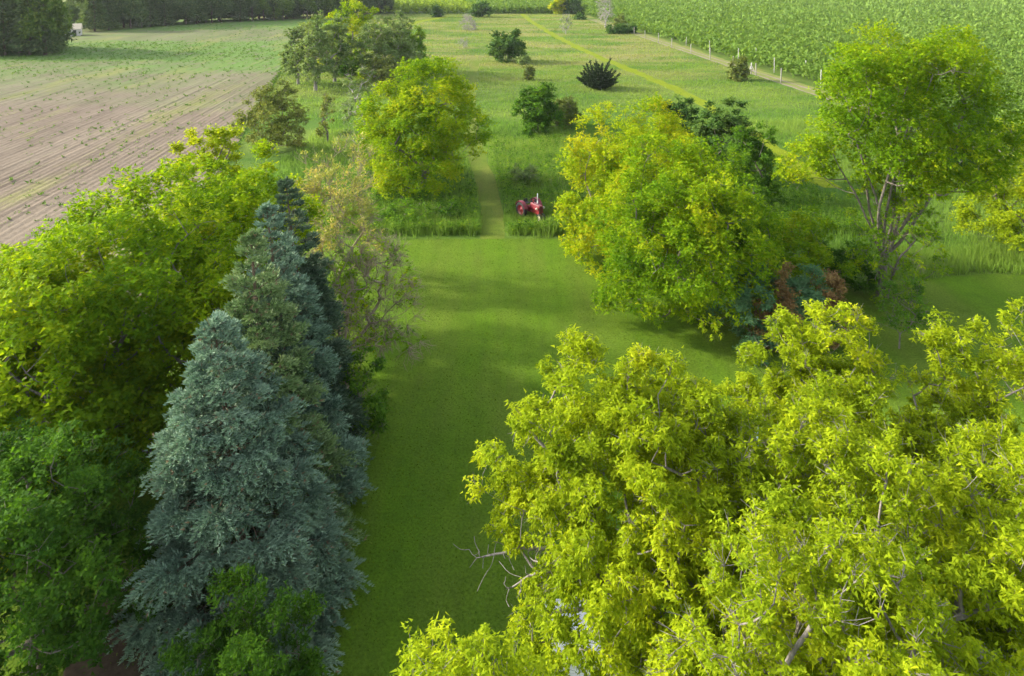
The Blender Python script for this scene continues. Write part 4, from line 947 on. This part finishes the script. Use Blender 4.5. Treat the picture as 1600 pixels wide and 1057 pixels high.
# ------------------------------------------------------------------ tractor
M['red'] = plain('faded_red_paint', (0.20, 0.016, 0.028), 0.42, 0.5, vary=0.2, sc_=3)
M['red_dark'] = plain('dark_red_paint', (0.22, 0.018, 0.02), 0.5, 0.4, vary=0.2, sc_=3)
M['rubber'] = plain('worn_rubber', (0.035, 0.035, 0.036), 0.85, 0.2, vary=0.2)
M['iron'] = plain('dark_iron', (0.06, 0.055, 0.05), 0.6, 0.4, 0.4)
M['white'] = plain('white_paint', (0.78, 0.78, 0.76), 0.5, 0.3, vary=0.05)
M['cream'] = plain('cream_rim_paint', (0.60, 0.52, 0.42), 0.55, 0.3, vary=0.1)
def tractor():
    TR = empty('tractor', tuple(G(832, 340)), math.radians(-56)); TR.scale = (1.0, 1.0, 1.0)
    root = tag(TR, 'old red farm tractor with upright white exhaust pipe in tall grass', 'tractor')
    # +x is forward
    b = MB(); b.box((0.55, 0, 1.12), (1.25, .52, .46), top=(.98, .72)); b.box((0.55, 0, .86), (1.2, .40, .14)); h = b.build('hood', M['red'], root, bevel=.04)
    MB().box((1.20, 0, 1.02), (.10, .50, .62), top=(.8, .78)).build('grille', M['red_dark'], root, bevel=.02)
    for z in (.82, .92, 1.02, 1.12, 1.22): MB().box((1.262, 0, z), (.02, .36, .035)).build('grille_bar', M['iron'], root)
    MB().box((.45, 0, .68), (1.3, .34, .34)).box((-.35, 0, .72), (.62, .44, .48)).build('engine_block', M['red_dark'], root, bevel=.03)
    MB().tube([(1.05, 0, .66), (1.22, 0, .52), (1.25, 0, .36)], [.10, .09, .08], 8).build('front_bolster', M['red_dark'], root)
    MB().tube([(-.55, -.85, .68), (-.55, .85, .68)], .11, 10).build('rear_axle', M['red_dark'], root)
    def wheel(c, R, w, name, rim):
        ax = (0, 1, 0); hw = w / 2
        prof = [(-hw * .7, R * .60), (-hw, R * .72), (-hw * .95, R * .9), (-hw * .6, R * .985), (0, R), (hw * .6, R * .985), (hw * .95, R * .9), (hw, R * .72), (hw * .7, R * .60)]
        wr = empty(name, c); wr.parent = root
        MB().lathe((0, 0, 0), ax, prof, 28).build('tyre', M['rubber'], wr, True)
        MB().lathe((0, 0, 0), ax, [(-hw * .75, R * .62), (-hw * .6, R * .55), (-hw * .15, R * .5), (-hw * .15, R * .16), (-hw * .45, R * .14), (-hw * .45, .0)], 24).lathe((0, 0, 0), ax, [(hw * .75, R * .62), (hw * .6, R * .55), (hw * .15, R * .5), (hw * .15, R * .16), (hw * .45, R * .14), (hw * .45, .0)], 24).build('rim', M[rim], wr, True)
        if R > .5:
            lug = MB()
            for q in range(22):
                a = q * 2 * math.pi / 22
                for sg in (-1, 1):
                    aa = a + (.14 if sg > 0 else 0)
                    lug.tube([(math.cos(aa) * R * 1.0, 0, math.sin(aa) * R * 1.0), (math.cos(aa + .12) * R * .97, sg * hw * .9, math.sin(aa + .12) * R * .97)], .025, 4)
            o = lug.build('tread', M['rubber'], wr); o['kind'] = 'stuff'
    for sy in (-1, 1):
        wheel((-.55, sy * .78, .68), .68, .32, 'rear_wheel', 'red')
        wheel((1.25, sy * .19, .34), .34, .17, 'front_wheel', 'cream')
        f = MB(); n = 9; pts = []
        for q in range(n):
            a = math.radians(20 + 140 * q / (n - 1)); pts.append((-.55 + .78 * math.cos(a), .68 + .78 * math.sin(a)))
        V = [(x, sy * .62, z) for x, z in pts] + [(x, sy * .95, z) for x, z in pts] + [(x * 1.0, sy * .62, z - .03) for x, z in pts] + [(x, sy * .95, z - .03) for x, z in pts]
        F = [(i, i + 1, n + i + 1, n + i) for i in range(n - 1)] + [(2 * n + i, 3 * n + i, 3 * n + i + 1, 2 * n + i + 1) for i in range(n - 1)] + [(i, 2 * n + i, 2 * n + i + 1, i + 1) for i in range(n - 1)] + [(n + i, n + i + 1, 3 * n + i + 1, 3 * n + i) for i in range(n - 1)]
        f.add(V, F).build('fender', M['red'], root)
        MB().lathe((1.12, sy * .36, 1.12), (1, 0, 0), [(-.08, .03), (-.06, .09), (.05, .10), (.06, .0)], 14).build('headlight', M['cream'], root, True)
    MB().tube([(.62, .08, 1.30), (.62, .08, 1.62)], .055, 10).tube([(.62, .08, 1.62), (.62, .08, 2.25)], .04, 10).build('exhaust_pipe', M['white'], root, True)
    MB().tube([(.25, -.08, 1.30), (.25, -.08, 1.55)], .045, 10).lathe((.25, -.08, 1.55), (0, 0, 1), [(0, .045), (.0, .09), (.1, .09), (.12, .0)], 12).build('air_cleaner', M['red_dark'], root, True)
    MB().tube([(-.05, 0, 1.15), (-.34, 0, 1.42)], .022, 8).build('steering_column', M['iron'], root)
    MB().tube([(-.34 + .12 * math.sin(a) * 1.0, .21 * math.cos(a), 1.42 + .17 * math.sin(a)) for a in np.linspace(0, 2 * math.pi, 22)], .017, 6).tube([(-.34, -.2, 1.42), (-.34, .2, 1.42)], .012, 5).build('steering_wheel', M['iron'], root)
    MB().box((-.85, 0, 1.08), (.42, .48, .07), top=(.9, .9)).box((-1.05, 0, 1.26), (.06, .46, .30), top=(.7, .85)).build('seat', M['iron'], root, bevel=.02)
    MB().tube([(-.72, 0, .8), (-.85, 0, 1.05)], .035, 8).build('seat_post', M['iron'], root)
    MB().tube([(-.9, 0, .5), (-1.5, 0, .45)], .05, 8).build('drawbar', M['iron'], root)
tractor()

# ------------------------------------------------------------------ small things: slab, swing frame, white shed, pale roofed house
rs = np.random.default_rng(8)
def slab():
    c = G(694, 348); root = tag(empty('stone_slab', tuple(c)), 'pale flat stone slab lying in the tall grass', 'stone')
    n = 11; a = np.arange(n) * 2 * math.pi / n; r = rs.uniform(.75, 1.1, n)
    V = [(math.cos(x) * q * .75, math.sin(x) * q * .5, .0) for x, q in zip(a, r)] + [(math.cos(x) * q * .7, math.sin(x) * q * .46, .38 + rs.normal(0, .02)) for x, q in zip(a, r)]
    MB().add(V, [(i, (i + 1) % n, n + (i + 1) % n, n + i) for i in range(n)] + [tuple(range(n, 2 * n))]).build('slab', plain('pale_stone', (.42, .38, .35), .85, .2), root, bevel=.03)
slab()
M['teal'] = plain('grey_teal_paint', (0.30, 0.42, 0.40), 0.45, 0.4, vary=0.1)
def swing():
    p = G(1258, 700); root = tag(empty('swing_frame', tuple(p), math.radians(8)), 'grey-teal metal swing frame glimpsed through the foreground foliage', 'swing frame')
    MB().tube([(-2.4, 0, 2.0), (0.15, 0, 2.0)], .045, 8).build('top_beam', M['teal'], root, True)
    for x in (-2.3, 0.0):
        for sy in (-1, 1): MB().tube([(x, 0, 2.0), (x + .55 * sy * (1 if x == 0 else .6), sy * .75, 0)], .04, 8).build('leg', M['teal'], root, True)
    for x in (-1.5, -.9): MB().tube([(x, .0, 2.0), (x, .0, .5)], .012, 5).build('chain', M['steel'], root)
    MB().box((-1.2, 0, .48), (.72, .24, .04)).build('seat', M['iron'], root, bevel=.01)
swing()
def shed():
    p = G(915, 1050); root = tag(empty('garden_shed', tuple(p), math.radians(6)), 'small white shed half hidden under the boxelder branches', 'shed')
    W, D, Hh = 2.1, 1.6, 1.25
    MB().box((0, 0, Hh / 2), (W, D, Hh)).build('wall', M['white'], root)
    for sy in (-1, 1):
        for i in range(7): MB().box((0, sy * (D / 2 + .008), .1 + i * .17), (W + .02, .016, .155), top=(1, .6)).build('siding_board', M['white'], root)
    r = MB(); V = [(-W / 2 - .12, -D / 2 - .15, Hh), (W / 2 + .12, -D / 2 - .15, Hh), (W / 2 + .12, D / 2 + .15, Hh + .22), (-W / 2 - .12, D / 2 + .15, Hh + .22)]
    V += [(x, y, z + .05) for x, y, z in V]
    r.add(V, [(3, 2, 1, 0), (4, 5, 6, 7), (0, 1, 5, 4), (1, 2, 6, 5), (2, 3, 7, 6), (3, 0, 4, 7)]).build('roof', plain('pale_roof_sheet', (.62, .63, .66), .45, .4, vary=.08), root)
    for i in range(8):
        x = -W / 2 + i * W / 7; MB().tube([(x, -D / 2 - .14, Hh + .055), (x, D / 2 + .14, Hh + .275)], .02, 5).build('roof_rib', M['white'], root)
    MB().box((.45, -D / 2 - .03, .55), (.7, .03, 1.05)).build('door', M['cream'], root)
shed()
def house():
    p = G(110, 56); root = tag(empty('farm_house', tuple(p), math.radians(25)), 'small far house with pale tan gable roof at the forest gap', 'house')
    W, D, Hh = 6.5, 5.0, 2.3
    MB().box((0, 0, Hh / 2), (W, D, Hh)).build('wall', plain('pale_render', (.5, .47, .42), .8, .2), root)
    V = [(-W / 2 - .3, -D / 2 - .3, Hh), (W / 2 + .3, -D / 2 - .3, Hh), (W / 2 + .3, D / 2 + .3, Hh), (-W / 2 - .3, D / 2 + .3, Hh), (-W / 2 - .3, 0, Hh + 1.8), (W / 2 + .3, 0, Hh + 1.8)]
    MB().add(V, [(0, 1, 5, 4), (2, 3, 4, 5), (0, 4, 3), (1, 2, 5), (3, 2, 1, 0)]).build('roof', plain('tan_roof', (.52, .45, .33), .7, .2), root)
    MB().box((-1.4, -D / 2 - .03, 1.3), (1.1, .06, 1.0)).build('window', M['iron'], root); MB().box((1.6, -D / 2 - .03, 1.0), (.95, .06, 2.0)).build('door', M['iron'], root)
house()
# ------------------------------------------------------------------ evening haze in the air
def haze():
    m, t, N, L = new_mat('haze'); v = N('ShaderNodeVolumePrincipled')
    v.inputs['Density'].default_value = 0.00007; v.inputs['Color'].default_value = (0.86, 0.92, 1.0, 1); v.inputs['Anisotropy'].default_value = 0.2
    o = N('ShaderNodeOutputMaterial'); L(v.outputs[0], o.inputs['Volume'])
    b = MB().box((0, 1000, 12.5), (2900, 2790, 27)).build('haze', m)
    tag(b, 'thin pale evening haze over the whole view', 'haze', kind='stuff')
haze()
